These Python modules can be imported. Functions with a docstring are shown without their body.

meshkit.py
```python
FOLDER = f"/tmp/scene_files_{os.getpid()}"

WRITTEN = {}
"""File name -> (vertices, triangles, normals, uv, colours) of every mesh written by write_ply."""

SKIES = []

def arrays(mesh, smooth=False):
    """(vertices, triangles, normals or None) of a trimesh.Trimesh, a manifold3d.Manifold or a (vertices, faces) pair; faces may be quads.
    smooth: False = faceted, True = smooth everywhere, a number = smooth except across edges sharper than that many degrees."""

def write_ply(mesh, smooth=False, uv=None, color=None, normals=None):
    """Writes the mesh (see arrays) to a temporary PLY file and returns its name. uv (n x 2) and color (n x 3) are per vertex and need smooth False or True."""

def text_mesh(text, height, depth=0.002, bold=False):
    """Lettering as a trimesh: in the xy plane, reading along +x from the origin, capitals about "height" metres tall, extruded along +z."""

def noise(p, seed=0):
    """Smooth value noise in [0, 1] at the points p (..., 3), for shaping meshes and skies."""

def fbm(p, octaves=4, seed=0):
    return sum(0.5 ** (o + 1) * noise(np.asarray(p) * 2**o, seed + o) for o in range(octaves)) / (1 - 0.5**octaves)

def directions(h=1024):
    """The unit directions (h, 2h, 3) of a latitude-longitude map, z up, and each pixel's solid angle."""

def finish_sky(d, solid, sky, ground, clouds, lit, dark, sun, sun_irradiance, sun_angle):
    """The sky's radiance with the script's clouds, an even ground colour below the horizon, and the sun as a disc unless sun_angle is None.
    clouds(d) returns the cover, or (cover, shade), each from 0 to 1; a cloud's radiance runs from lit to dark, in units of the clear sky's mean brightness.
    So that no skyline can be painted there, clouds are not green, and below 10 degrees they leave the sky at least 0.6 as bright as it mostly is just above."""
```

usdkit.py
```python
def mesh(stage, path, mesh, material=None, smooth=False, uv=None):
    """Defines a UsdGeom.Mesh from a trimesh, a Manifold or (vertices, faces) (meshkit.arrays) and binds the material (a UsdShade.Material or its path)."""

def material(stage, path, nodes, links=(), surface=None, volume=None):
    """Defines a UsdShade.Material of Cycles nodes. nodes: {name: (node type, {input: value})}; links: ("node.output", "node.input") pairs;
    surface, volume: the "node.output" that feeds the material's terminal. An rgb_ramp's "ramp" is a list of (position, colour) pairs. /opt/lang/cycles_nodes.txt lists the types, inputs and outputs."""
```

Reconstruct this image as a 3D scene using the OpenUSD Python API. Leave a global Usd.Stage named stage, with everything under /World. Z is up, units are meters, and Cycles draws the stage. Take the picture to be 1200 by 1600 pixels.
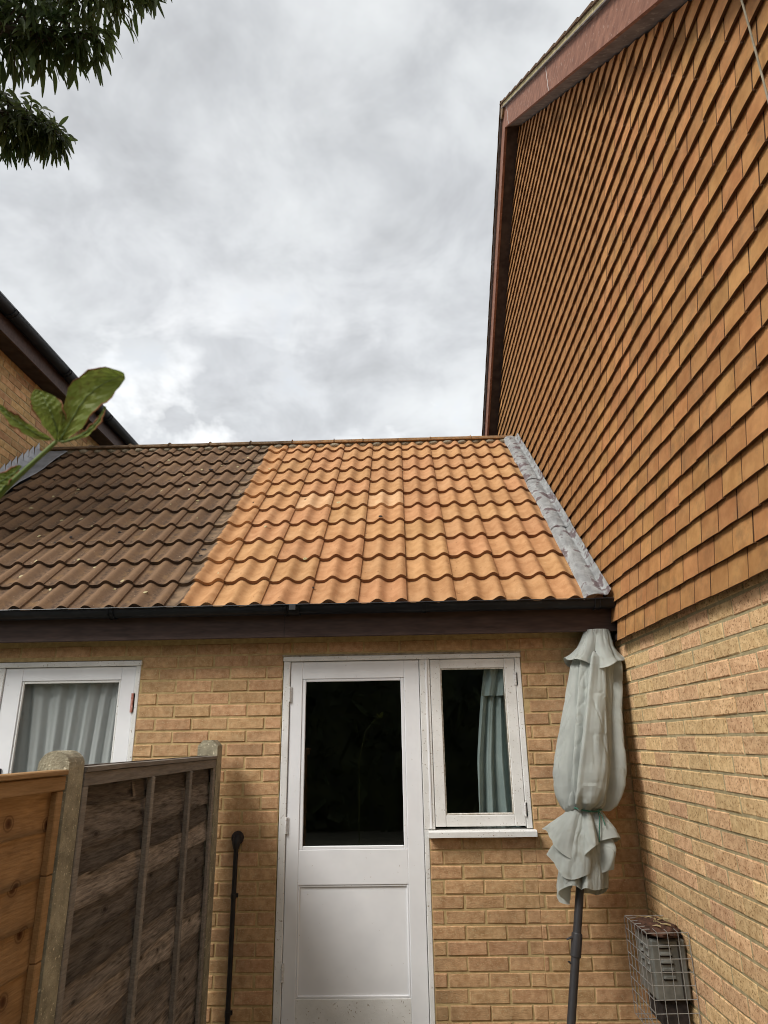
import math, random
import numpy as np, trimesh, usdkit
from shapely.geometry import Polygon, box as sbox
from meshkit import noise, fbm
from pxr import Usd, UsdGeom, UsdLux, UsdShade, Gf, Sdf

stage = Usd.Stage.CreateInMemory()
UsdGeom.SetStageUpAxis(stage, UsdGeom.Tokens.z)
UsdGeom.SetStageMetersPerUnit(stage, 1.0)
UsdGeom.Xform.Define(stage, '/World')
UsdGeom.Scope.Define(stage, '/World/Looks')
Z0 = 2.10                      # heights below are written from the door head; the ground lies 2.10 m under it

# ------------------------------------------------------------------ camera
F_PX, PITCH, ROLL, YAW = 1055.237, 0.3263999, -0.01544426, -0.024789
CAM = np.array([-1.32229637, -4.29389514, -0.454566444 + Z0])
_cy, _sy = math.cos(YAW), math.sin(YAW)
FWD = np.array([_sy * math.cos(PITCH), _cy * math.cos(PITCH), math.sin(PITCH)])
_r0 = np.array([_cy, -_sy, 0]); _u0 = np.cross(_r0, FWD)
RGT = math.cos(ROLL) * _r0 + math.sin(ROLL) * _u0
UPV = -math.sin(ROLL) * _r0 + math.cos(ROLL) * _u0
cam = UsdGeom.Camera.Define(stage, '/World/camera')
M4 = Gf.Matrix4d(1)
for i, a in enumerate((RGT, UPV, -FWD, CAM)):
    M4.SetRow(i, Gf.Vec4d(*map(float, a), 1.0 if i == 3 else 0.0))
cam.AddTransformOp().Set(M4)
cam.CreateHorizontalApertureAttr(36.0); cam.CreateVerticalApertureAttr(48.0)
cam.CreateFocalLengthAttr(F_PX * 36.0 / 1200)
cam.CreateClippingRangeAttr(Gf.Vec2f(0.05, 2000))
cam.CreateFStopAttr(16.0); cam.CreateFocusDistanceAttr(4.3)
cam.CreateExposureAttr(1.40)

# ------------------------------------------------------------------ sky and veiled sun
SUN = np.array([-0.72, -0.56, 0.98]); SUN = SUN / np.linalg.norm(SUN)
SUN_EL, SUN_ROT = math.asin(SUN[2]), math.atan2(SUN[0], SUN[1])
SKY_STRENGTH, SUN_INT, SUN_ANGLE = 0.072, 0.40, 20.0
dome = UsdLux.DomeLight.Define(stage, '/World/sky')
dome.CreateIntensityAttr(1.0)
dome.GetPrim().SetCustomDataByKey('kind', 'structure')
skymat = usdkit.material(stage, '/World/Looks/sky', {
    'tc': ('texture_coordinate', {}),
    'sep': ('separate_xyz', {}),
    'zc': ('math', {'math_type': 'maximum', 'value2': 0.0}),
    'za': ('math', {'math_type': 'add', 'value2': 0.42}),
    'dx': ('math', {'math_type': 'divide'}), 'dy': ('math', {'math_type': 'divide'}),
    'cmb': ('combine_xyz', {'z': 0.35}),
    'mp1': ('mapping', {'location': (7.75, 3.3, 0.0), 'scale': (1.0, 1.0, 1.0)}),
    'n1': ('noise_texture', {'scale': 1.7, 'detail': 7.0, 'roughness': 0.55, 'distortion': 0.35}),
    'n2': ('noise_texture', {'scale': 7.0, 'detail': 5.0, 'roughness': 0.55, 'distortion': 0.3}),
    'mixn': ('mix_float', {'fac': 0.42}),
    'cl': ('rgb_ramp', {'ramp': [(0.36, (2.75, 2.84, 2.97)), (0.44, (3.45, 3.56, 3.70)), (0.50, (4.1, 4.22, 4.33)), (0.56, (4.55, 4.68, 4.75)), (0.62, (5.0, 5.1, 5.15)), (0.69, (6.0, 6.1, 6.1))]}),
    'sky': ('sky_texture', {'sky_type': 'single_scattering', 'sun_disc': False, 'sun_elevation': SUN_EL, 'sun_rotation': SUN_ROT}),
    'cov': ('rgb_ramp', {'ramp': [(0.34, (1, 1, 1)), (0.62, (0.97, 0.97, 0.97)), (0.72, (0.86, 0.86, 0.86))]}),
    'mx': ('mix_color', {'use_clamp': False}),
    'n3': ('noise_texture', {'scale': 4.2, 'detail': 5.0, 'roughness': 0.55, 'distortion': 0.4}), 'lowz': ('map_range', {'from_min': 0.34, 'from_max': 0.62, 'to_min': 1.0, 'to_max': 0.12, 'clamp': True}),
    'r3': ('rgb_ramp', {'ramp': [(0.54, (0, 0, 0)), (0.66, (1, 1, 1))]}), 'm3': ('math', {'math_type': 'multiply'}), 'brk': ('mix_color', {'use_clamp': False, 'b': (6.6, 6.7, 6.75)}),
    'hz': ('map_range', {'from_min': 0.30, 'from_max': 0.85, 'to_min': 1.10 * SKY_STRENGTH, 'to_max': 0.94 * SKY_STRENGTH, 'clamp': True}),
    'bg': ('background_shader', {'strength': SKY_STRENGTH}),
}, [('tc.generated', 'sep.vector'), ('sep.z', 'zc.value1'), ('zc.value', 'za.value1'),
    ('sep.x', 'dx.value1'), ('za.value', 'dx.value2'), ('sep.y', 'dy.value1'), ('za.value', 'dy.value2'),
    ('dx.value', 'cmb.x'), ('dy.value', 'cmb.y'), ('cmb.vector', 'mp1.vector'),
    ('mp1.vector', 'n1.vector'), ('mp1.vector', 'n2.vector'), ('n1.fac', 'mixn.a'), ('n2.fac', 'mixn.b'),
    ('mixn.result', 'cl.fac'), ('n2.fac', 'cov.fac'), ('cov.color', 'mx.fac'),
    ('sky.color', 'mx.a'), ('mp1.vector', 'n3.vector'), ('n3.fac', 'r3.fac'), ('sep.z', 'lowz.value'), ('r3.color', 'm3.value1'), ('lowz.result', 'm3.value2'), ('m3.value', 'brk.fac'), ('cl.color', 'brk.a'), ('brk.result', 'mx.b'), ('sep.z', 'hz.value'), ('hz.result', 'bg.strength'), ('mx.result', 'bg.color')], surface='bg.background')
UsdShade.MaterialBindingAPI.Apply(dome.GetPrim()).Bind(skymat)
sun = UsdLux.DistantLight.Define(stage, '/World/sun')
sun.CreateIntensityAttr(SUN_INT); sun.CreateAngleAttr(SUN_ANGLE); sun.CreateNormalizeAttr(True)
sun.CreateColorAttr(Gf.Vec3f(1.0, 0.97, 0.925))
zax = SUN; xax = np.cross([0, 0, 1], zax); xax /= np.linalg.norm(xax); yax = np.cross(zax, xax)
ms = Gf.Matrix4d(1)
for i, a in enumerate((xax, yax, zax)):
    ms.SetRow(i, Gf.Vec4d(*map(float, a), 0))
sun.AddTransformOp().Set(ms)

# ------------------------------------------------------------------ materials
def lin(r, g, b):
    f = lambda c: (c / 12.92 if c <= 0.04045 else ((c + 0.055) / 1.055) ** 2.4)
    return tuple(f(c / 255) for c in (r, g, b))
MATS = {}
def mat(name, a, b, scale=8, rough=0.8, detail=5, bump=0.0, bscale=60, bdist=0.004, var=0.0, island=False, stretch=(1, 1, 1),
        rot=(0, 0, 0), spec=0.3, lo=0.35, hi=0.65, spots=None, metallic=0.0, bstretch=None, brot=None, extra=None, dist=0.0, hue=0.0):
    """two-tone noise, optional per-piece tone, speckle and bump"""
    n = {'g': ('geometry', {}), 'mp': ('mapping', {'scale': stretch, 'rotation': rot}),
         'n1': ('noise_texture', {'scale': scale, 'detail': detail, 'roughness': 0.6, 'distortion': dist}),
         'r1': ('rgb_ramp', {'ramp': [(lo, a), (hi, b)]}),
         'p': ('principled_bsdf', {'roughness': rough, 'specular_ior_level': spec, 'metallic': metallic})}
    l = [('g.position', 'mp.vector'), ('mp.vector', 'n1.vector'), ('n1.fac', 'r1.fac')]
    col = 'r1.color'
    if spots:
        sc, th, c = spots[:3]
        n['ns'] = ('noise_texture', {'scale': sc, 'detail': 3.0, 'roughness': 0.6})
        n['rs'] = ('rgb_ramp', {'ramp': [(th, (0, 0, 0)), (th + (spots[3] if len(spots) > 3 else 0.06), (1, 1, 1))]})
        n['ms'] = ('mix_color', {'b': c})
        l += [('g.position', 'ns.vector'), ('ns.fac', 'rs.fac'), ('rs.color', 'ms.fac'), (col, 'ms.a')]
        col = 'ms.result'
    if var:
        if island:
            src = 'g.random_per_island'
        else:
            n['oi'] = ('object_info', {}); src = 'oi.random'
        n['vr'] = ('map_range', {'from_min': 0.0, 'from_max': 1.0, 'to_min': 1 - var, 'to_max': 1 + var})
        n['hs'] = ('hsv', {'hue': 0.5})
        l += [(src, 'vr.value'), ('vr.result', 'hs.value'), (col, 'hs.color')]
        if hue:
            n['wn'] = ('white_noise_texture', {'dimensions': '1D'})
            n['hr'] = ('map_range', {'to_min': 0.5 - hue, 'to_max': 0.5 + hue})
            l += [(src, 'wn.w'), ('wn.value', 'hr.value'), ('hr.result', 'hs.hue')]
        col = 'hs.color'
    if extra:
        n2, l2, col = extra(col); n.update(n2); l += l2
    l.append((col, 'p.base_color'))
    if bump:
        n['mb'] = ('mapping', {'scale': bstretch or (1, 1, 1), 'rotation': brot or (0, 0, 0)})
        n['nb'] = ('noise_texture', {'scale': bscale, 'detail': 4.0, 'roughness': 0.65})
        n['bp'] = ('bump', {'strength': bump, 'distance': bdist})
        l += [('g.position', 'mb.vector'), ('mb.vector', 'nb.vector'), ('nb.fac', 'bp.height'), ('bp.normal', 'p.normal')]
    MATS[name] = usdkit.material(stage, '/World/Looks/' + name, n, l, surface='p.BSDF')
    return MATS[name]

def staining(z_lo, z_hi, dark, amount):
    """damp stains: large soft noise patches darkened"""
    def f(col):
        n = {'sn': ('noise_texture', {'scale': 2.3, 'detail': 4.0, 'roughness': 0.6}), 'sr': ('rgb_ramp', {'ramp': [(0.50, (0, 0, 0)), (0.72, (amount,) * 3)]}),
             'sm': ('mix_color', {'b': dark})}
        return n, [('g.position', 'sn.vector'), ('sn.fac', 'sr.fac'), ('sr.color', 'sm.fac'), (col, 'sm.a')], 'sm.result'
    return f

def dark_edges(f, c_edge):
    """the ends and sides of the clay tiles are dark brown, only the outer face is orange"""
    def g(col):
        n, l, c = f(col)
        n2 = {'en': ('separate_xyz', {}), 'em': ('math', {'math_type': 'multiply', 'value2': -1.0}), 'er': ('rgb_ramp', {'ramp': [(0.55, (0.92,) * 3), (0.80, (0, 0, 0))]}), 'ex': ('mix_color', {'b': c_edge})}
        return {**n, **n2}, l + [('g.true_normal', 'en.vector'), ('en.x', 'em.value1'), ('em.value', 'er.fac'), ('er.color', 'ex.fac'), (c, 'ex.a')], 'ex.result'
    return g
for isl in (False, True):
    s = '_rest' if isl else ''
    mat('tan_brick' + s, (0.39, 0.22, 0.105), (0.57, 0.355, 0.19), scale=26, rough=0.9, bump=0.7, bscale=95, bdist=0.004, bstretch=(1, 1, 2.6), brot=(0, 0.6, 0),
        var=0.10, island=isl, hue=0.006, spots=(120, 0.57, (0.54, 0.39, 0.22), 0.1), extra=staining(0, 0, (0.11, 0.075, 0.035), 0.5))
    mat('pink_brick' + s, (0.49, 0.298, 0.148), (0.69, 0.465, 0.255), scale=30, rough=0.92, bump=0.7, bscale=130, bdist=0.003,
        var=0.13, island=isl, hue=0.011, spots=(115, 0.56, (0.24, 0.125, 0.05), 0.08))
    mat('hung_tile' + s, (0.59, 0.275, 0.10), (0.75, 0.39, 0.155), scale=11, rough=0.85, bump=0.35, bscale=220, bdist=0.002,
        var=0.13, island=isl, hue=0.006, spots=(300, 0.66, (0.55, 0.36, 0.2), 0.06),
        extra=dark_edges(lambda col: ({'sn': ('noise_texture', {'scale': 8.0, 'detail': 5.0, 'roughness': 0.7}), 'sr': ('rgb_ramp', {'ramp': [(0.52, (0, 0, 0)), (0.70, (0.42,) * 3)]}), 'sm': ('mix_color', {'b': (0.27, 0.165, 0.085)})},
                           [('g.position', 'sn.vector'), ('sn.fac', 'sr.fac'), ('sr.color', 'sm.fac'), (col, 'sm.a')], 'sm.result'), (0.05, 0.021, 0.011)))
mat('neighbour_brick', (0.33, 0.19, 0.08), (0.46, 0.29, 0.14), scale=20, rough=0.9, bump=0.6, bscale=120, var=0.2, hue=0.012)
mat('yellow_mortar', (0.38, 0.27, 0.125), (0.52, 0.385, 0.19), scale=30, rough=0.95, bump=0.6, bscale=200)
mat('grey_mortar', (0.27, 0.22, 0.12), (0.40, 0.335, 0.19), scale=30, rough=0.95, bump=0.7, bscale=180)
ORANGE = ((0.335, 0.165, 0.066), (0.44, 0.235, 0.105))
DARK = ((0.062, 0.039, 0.023), (0.135, 0.085, 0.048))
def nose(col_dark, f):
    """tile noses: a darker colour mixed into the end faces, picked by face normal"""
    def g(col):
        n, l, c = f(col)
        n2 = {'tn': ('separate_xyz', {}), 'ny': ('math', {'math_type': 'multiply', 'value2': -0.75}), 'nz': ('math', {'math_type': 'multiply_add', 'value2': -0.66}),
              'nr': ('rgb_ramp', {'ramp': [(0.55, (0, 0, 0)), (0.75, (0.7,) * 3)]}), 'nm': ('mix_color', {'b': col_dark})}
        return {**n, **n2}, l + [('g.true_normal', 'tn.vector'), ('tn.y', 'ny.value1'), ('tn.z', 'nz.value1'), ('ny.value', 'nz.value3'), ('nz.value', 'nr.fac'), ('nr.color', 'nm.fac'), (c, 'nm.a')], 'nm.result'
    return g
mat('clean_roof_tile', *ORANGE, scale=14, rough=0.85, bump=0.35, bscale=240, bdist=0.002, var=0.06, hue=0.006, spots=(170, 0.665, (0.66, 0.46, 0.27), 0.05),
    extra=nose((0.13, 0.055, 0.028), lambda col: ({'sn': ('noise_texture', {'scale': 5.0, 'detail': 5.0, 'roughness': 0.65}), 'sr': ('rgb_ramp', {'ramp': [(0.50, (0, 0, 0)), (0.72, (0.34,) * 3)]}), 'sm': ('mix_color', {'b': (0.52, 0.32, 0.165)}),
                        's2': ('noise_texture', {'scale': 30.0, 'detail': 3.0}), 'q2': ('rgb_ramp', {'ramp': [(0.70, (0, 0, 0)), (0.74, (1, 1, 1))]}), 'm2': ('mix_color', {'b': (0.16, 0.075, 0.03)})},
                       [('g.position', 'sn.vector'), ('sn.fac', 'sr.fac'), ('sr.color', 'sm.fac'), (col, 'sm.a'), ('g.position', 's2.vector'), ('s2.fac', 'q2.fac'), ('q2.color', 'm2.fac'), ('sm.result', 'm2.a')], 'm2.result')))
mat('pale_roof_tile', (0.44, 0.245, 0.115), (0.55, 0.35, 0.19), scale=14, rough=0.85, bump=0.35, bscale=240, bdist=0.002, spots=(170, 0.66, (0.66, 0.5, 0.33), 0.05))
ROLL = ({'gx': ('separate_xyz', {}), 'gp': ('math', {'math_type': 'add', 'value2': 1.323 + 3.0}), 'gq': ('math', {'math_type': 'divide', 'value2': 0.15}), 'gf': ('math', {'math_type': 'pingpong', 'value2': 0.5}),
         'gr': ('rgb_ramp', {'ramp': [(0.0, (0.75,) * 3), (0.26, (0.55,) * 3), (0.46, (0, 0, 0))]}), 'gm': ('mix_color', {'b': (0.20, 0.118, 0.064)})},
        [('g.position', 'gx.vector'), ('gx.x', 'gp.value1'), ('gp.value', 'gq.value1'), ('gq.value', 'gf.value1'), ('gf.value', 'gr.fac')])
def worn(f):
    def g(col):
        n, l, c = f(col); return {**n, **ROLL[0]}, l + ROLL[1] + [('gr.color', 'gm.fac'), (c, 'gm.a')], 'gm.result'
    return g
mossy = lambda col: ({'sn': ('noise_texture', {'scale': 9.0, 'detail': 6.0, 'roughness': 0.7}), 'sr': ('rgb_ramp', {'ramp': [(0.50, (0, 0, 0)), (0.64, (0.75,) * 3)]}), 'sm': ('mix_color', {'b': (0.20, 0.115, 0.05)}),
                      's2': ('noise_texture', {'scale': 45.0, 'detail': 3.0}), 'q2': ('rgb_ramp', {'ramp': [(0.69, (0, 0, 0)), (0.72, (1, 1, 1))]}), 'm2': ('mix_color', {'b': (0.36, 0.27, 0.18)})},
                     [('g.position', 'sn.vector'), ('sn.fac', 'sr.fac'), ('sr.color', 'sm.fac'), (col, 'sm.a'), ('g.position', 's2.vector'), ('s2.fac', 'q2.fac'), ('q2.color', 'm2.fac'), ('sm.result', 'm2.a')], 'm2.result')
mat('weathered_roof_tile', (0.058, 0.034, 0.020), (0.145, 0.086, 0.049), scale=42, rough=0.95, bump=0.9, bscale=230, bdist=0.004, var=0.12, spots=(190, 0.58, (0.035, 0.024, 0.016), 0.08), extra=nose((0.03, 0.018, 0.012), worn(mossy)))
# the tiles on the line where the cleaning stopped: orange right of a ragged edge, weathered left of it
XB = -2.68
MATS['half_cleaned_roof_tile'] = usdkit.material(stage, '/World/Looks/half_cleaned_roof_tile', {
    'g': ('geometry', {}), 'n1': ('noise_texture', {'scale': 14.0, 'detail': 5.0}), 'ro': ('rgb_ramp', {'ramp': [(0.35, ORANGE[0]), (0.65, ORANGE[1])]}),
    'rd': ('rgb_ramp', {'ramp': [(0.35, DARK[0]), (0.65, (0.20, 0.13, 0.075))]}), 'sx': ('separate_xyz', {}),
    'ne': ('noise_texture', {'scale': 13.0, 'detail': 5.0, 'roughness': 0.7}), 'ma': ('math', {'math_type': 'multiply_add', 'value2': 0.09, 'value3': -0.045}),
    'ad': ('math', {'math_type': 'add'}), 'mr': ('map_range', {'range_type': 'smoothstep', 'from_min': XB - 0.008, 'from_max': XB + 0.012}),
    'mx': ('mix_color', {}), 'nb': ('noise_texture', {'scale': 230.0, 'detail': 3.0}), 'bp': ('bump', {'strength': 0.5, 'distance': 0.003}), 'p': ('principled_bsdf', {'roughness': 0.9, 'specular_ior_level': 0.3})},
    [('g.position', 'n1.vector'), ('n1.fac', 'ro.fac'), ('n1.fac', 'rd.fac'), ('g.position', 'sx.vector'), ('g.position', 'ne.vector'), ('ne.fac', 'ma.value1'), ('ma.value', 'ad.value1'), ('sx.x', 'ad.value2'),
     ('ad.value', 'mr.value'), ('mr.result', 'mx.fac'), ('rd.color', 'mx.a'), ('ro.color', 'mx.b'), ('mx.result', 'p.base_color'), ('g.position', 'nb.vector'), ('nb.fac', 'bp.height'), ('bp.normal', 'p.normal')], surface='p.BSDF')
mat('ridge_clay', (0.30, 0.17, 0.085), (0.47, 0.27, 0.12), scale=12, rough=0.9, bump=0.4, bscale=150, var=0.12, spots=(60, 0.58, (0.27, 0.20, 0.12)))
mat('ridge_dirty', (0.13, 0.085, 0.05), (0.30, 0.20, 0.115), scale=18, rough=0.95, bump=0.6, bscale=150, var=0.15)
mat('bedding_mortar', (0.20, 0.17, 0.12), (0.36, 0.31, 0.22), scale=40, rough=0.95, bump=0.8, bscale=120, bdist=0.008)
mat('verge_mortar', (0.36, 0.30, 0.15), (0.50, 0.44, 0.26), scale=30, rough=0.95, bump=0.8, bscale=120)
mat('brown_timber', (0.040, 0.024, 0.020), (0.075, 0.046, 0.038), scale=7, rough=0.6, stretch=(1, 6, 6), bump=0.15, bscale=40, bstretch=(1, 12, 12))
mat('red_timber', (0.15, 0.062, 0.038), (0.26, 0.12, 0.075), scale=9, rough=0.75, stretch=(3, 1, 3), bump=0.3, bscale=60, spots=(40, 0.62, (0.33, 0.22, 0.17), 0.08))
mat('dark_soffit', (0.030, 0.020, 0.018), (0.06, 0.045, 0.04), scale=10, rough=0.8)
mat('grey_soffit', (0.09, 0.075, 0.07), (0.17, 0.15, 0.145), scale=10, rough=0.8, spots=(30, 0.6, (0.22, 0.2, 0.19)))
mat('black_plastic', (0.012, 0.013, 0.016), (0.022, 0.023, 0.027), scale=6, rough=0.42, spec=0.5, spots=(25, 0.62, (0.05, 0.05, 0.05), 0.15))
mat('black_rubbery', (0.010, 0.009, 0.009), (0.022, 0.019, 0.017), scale=20, rough=0.6)
mat('lead', (0.36, 0.365, 0.365), (0.62, 0.64, 0.63), scale=11, rough=0.5, detail=7, dist=0.6, bump=0.6, bscale=22, bdist=0.012, spots=(11, 0.54, (0.24, 0.185, 0.19), 0.06), spec=0.5)
mat('lead_sheet', (0.33, 0.35, 0.38), (0.50, 0.53, 0.57), scale=8, rough=0.45, bump=0.3, bscale=25, bdist=0.008, spec=0.5)
mat('white_paint', (0.74, 0.745, 0.76), (0.83, 0.835, 0.845), scale=2.5, rough=0.42, spec=0.5, bump=0.06, bscale=45, bstretch=(6, 6, 1), spots=(55, 0.70, (0.52, 0.48, 0.42), 0.05))
mat('old_white_paint', (0.66, 0.65, 0.62), (0.78, 0.775, 0.75), scale=6, rough=0.5, spec=0.5, bump=0.25, bscale=70, spots=(75, 0.64, (0.33, 0.28, 0.22), 0.04))
mat('putty', (0.42, 0.37, 0.29), (0.72, 0.70, 0.65), scale=55, rough=0.8, bump=0.5, bscale=120)
mat('rusty_hinge', (0.36, 0.12, 0.08), (0.62, 0.38, 0.33), scale=40, rough=0.7)
mat('hinge_paint', (0.55, 0.53, 0.5), (0.72, 0.71, 0.70), scale=60, rough=0.5)
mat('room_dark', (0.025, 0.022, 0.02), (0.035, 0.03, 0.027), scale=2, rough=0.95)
mat('parasol_cloth', (0.50, 0.52, 0.485), (0.62, 0.645, 0.60), scale=5, rough=0.8, bump=0.12, bscale=500, bdist=0.001, spots=(9, 0.60, (0.40, 0.39, 0.32), 0.2), spec=0.25)
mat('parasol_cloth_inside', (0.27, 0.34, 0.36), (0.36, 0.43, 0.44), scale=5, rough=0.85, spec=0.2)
mat('green_cord', (0.03, 0.10, 0.07), (0.05, 0.16, 0.11), scale=80, rough=0.8)
mat('curtain_cloth', (0.27, 0.33, 0.32), (0.34, 0.405, 0.39), scale=7, rough=0.9, bump=0.15, bscale=600, bdist=0.001)
mat('pole_metal', (0.022, 0.021, 0.023), (0.042, 0.040, 0.042), scale=12, rough=0.5, spec=0.5, stretch=(1, 1, 0.3))
mat('flue_metal', (0.12, 0.12, 0.105), (0.20, 0.20, 0.18), scale=14, rough=0.55, spec=0.4, metallic=0.2)
mat('black_soot', (0.012, 0.010, 0.009), (0.04, 0.03, 0.026), scale=30, rough=0.9, bump=0.5, bscale=90)
mat('wire_metal', (0.30, 0.30, 0.29), (0.46, 0.46, 0.45), scale=40, rough=0.4, metallic=0.6)
mat('dead_leaf', (0.42, 0.30, 0.13), (0.55, 0.45, 0.26), scale=40, rough=0.8)
mat('rotten_litter', (0.035, 0.018, 0.011), (0.11, 0.052, 0.032), scale=45, rough=0.95, bump=1.0, bscale=90, bdist=0.01)
mat('post_concrete', (0.20, 0.18, 0.125), (0.38, 0.34, 0.24), scale=12, rough=0.95, bump=0.8, bscale=110, bdist=0.006, spots=(95, 0.63, (0.62, 0.55, 0.40), 0.03))
mat('post_concrete_plain', (0.20, 0.175, 0.125), (0.30, 0.265, 0.195), scale=14, rough=0.95, bump=0.4, bscale=110)
def wood(name, a, b, knot, sc=6.0, var=0.2, knots=True, rough=0.8, dark=None, bump=0.5, ks=(4.4, 7.9), kr=1.0):
    """boards run along y: grain rings by a stretched wave, knots from voronoi cells"""
    n = {'g': ('geometry', {}), 'oi': ('object_info', {}), 'off': ('combine_xyz', {}), 'of': ('math', {'math_type': 'multiply', 'value2': 37.0}),
         'ad': ('mix_vector', {}), 'vadd': ('mapping', {'scale': (4.0, 1.0, 7.0)}),
         'n1': ('noise_texture', {'scale': sc, 'detail': 4.0, 'roughness': 0.6, 'distortion': 0.9}),
         'mg': ('mapping', {'scale': (20.0, 2.6, 44.0)}), 'n2': ('noise_texture', {'scale': 4.0, 'detail': 4.0, 'roughness': 0.65}),
         'mixn': ('mix_float', {'fac': 0.55}), 'r1': ('rgb_ramp', {'ramp': [(0.34, a), (0.64, b)]}),
         'mk': ('mapping', {'scale': (1.0, *ks)}), 'sk': ('separate_xyz', {}), 'ck': ('combine_xyz', {}), 'vk': ('voronoi_texture', {'dimensions': '2D', 'scale': 1.0, 'randomness': 1.0}),
         'rk': ('rgb_ramp', {'ramp': [(0.0, (1, 1, 1)), (0.07 * kr, (0.7,) * 3), (0.10 * kr, (0.15,) * 3), (0.125 * kr, (0.55,) * 3), (0.15 * kr, (0.1,) * 3), (0.24 * kr, (0, 0, 0))]}), 'xk': ('mix_color', {'b': knot}),
         'vr': ('map_range', {'to_min': 1 - var, 'to_max': 1 + var}), 'hs': ('hsv', {}),
         'bp': ('bump', {'strength': bump, 'distance': 0.004}), 'p': ('principled_bsdf', {'roughness': rough, 'specular_ior_level': 0.25})}
    l = [('g.position', 'vadd.vector'), ('vadd.vector', 'n1.vector'), ('g.position', 'mg.vector'), ('oi.random', 'of.value1'), ('of.value', 'off.x'), ('off.vector', 'mg.location'), ('mg.vector', 'n2.vector'),
         ('n1.fac', 'mixn.a'), ('n2.fac', 'mixn.b'), ('mixn.result', 'r1.fac'), ('g.position', 'mk.vector'), ('mk.vector', 'sk.vector'), ('sk.y', 'ck.x'), ('sk.z', 'ck.y'), ('ck.vector', 'vk.vector'), ('vk.distance', 'rk.fac'),
         ('r1.color', 'xk.a'), ('oi.random', 'vr.value'), ('vr.result', 'hs.value'), ('n2.fac', 'bp.height'), ('bp.normal', 'p.normal')]
    if knots:
        l += [('rk.color', 'xk.fac'), ('xk.result', 'hs.color')]
    else:
        l += [('r1.color', 'hs.color')]
        for k in ('mk', 'vk', 'rk', 'xk', 'sk', 'ck'): n.pop(k)
        l = [q for q in l if not any(w.split('.')[0] in ('mk', 'vk', 'rk', 'xk', 'sk', 'ck') for w in q)]
    n.pop('ad')
    l.append(('hs.color', 'p.base_color'))
    MATS[name] = usdkit.material(stage, '/World/Looks/' + name, n, l, surface='p.BSDF')
wood('old_board', (0.08, 0.064, 0.05), (0.35, 0.29, 0.235), (0.05, 0.038, 0.028), var=0.42, ks=(2.2, 5.2), kr=0.45)
wood('new_board', (0.25, 0.15, 0.07), (0.40, 0.255, 0.13), (0.085, 0.03, 0.009), ks=(6.0, 7.4), kr=1.2, var=0.10, bump=0.25)
wood('grey_batten', (0.14, 0.12, 0.10), (0.27, 0.235, 0.20), (0, 0, 0), knots=False, var=0.12)
wood('new_batten', (0.22, 0.125, 0.05), (0.34, 0.20, 0.09), (0, 0, 0), knots=False, var=0.12)
mat('bark', (0.05, 0.035, 0.025), (0.11, 0.085, 0.06), scale=20, rough=0.95, bump=0.8, bscale=40)
mat('paving', (0.085, 0.085, 0.06), (0.15, 0.145, 0.105), scale=3, rough=0.9, bump=0.3, bscale=60)
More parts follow.
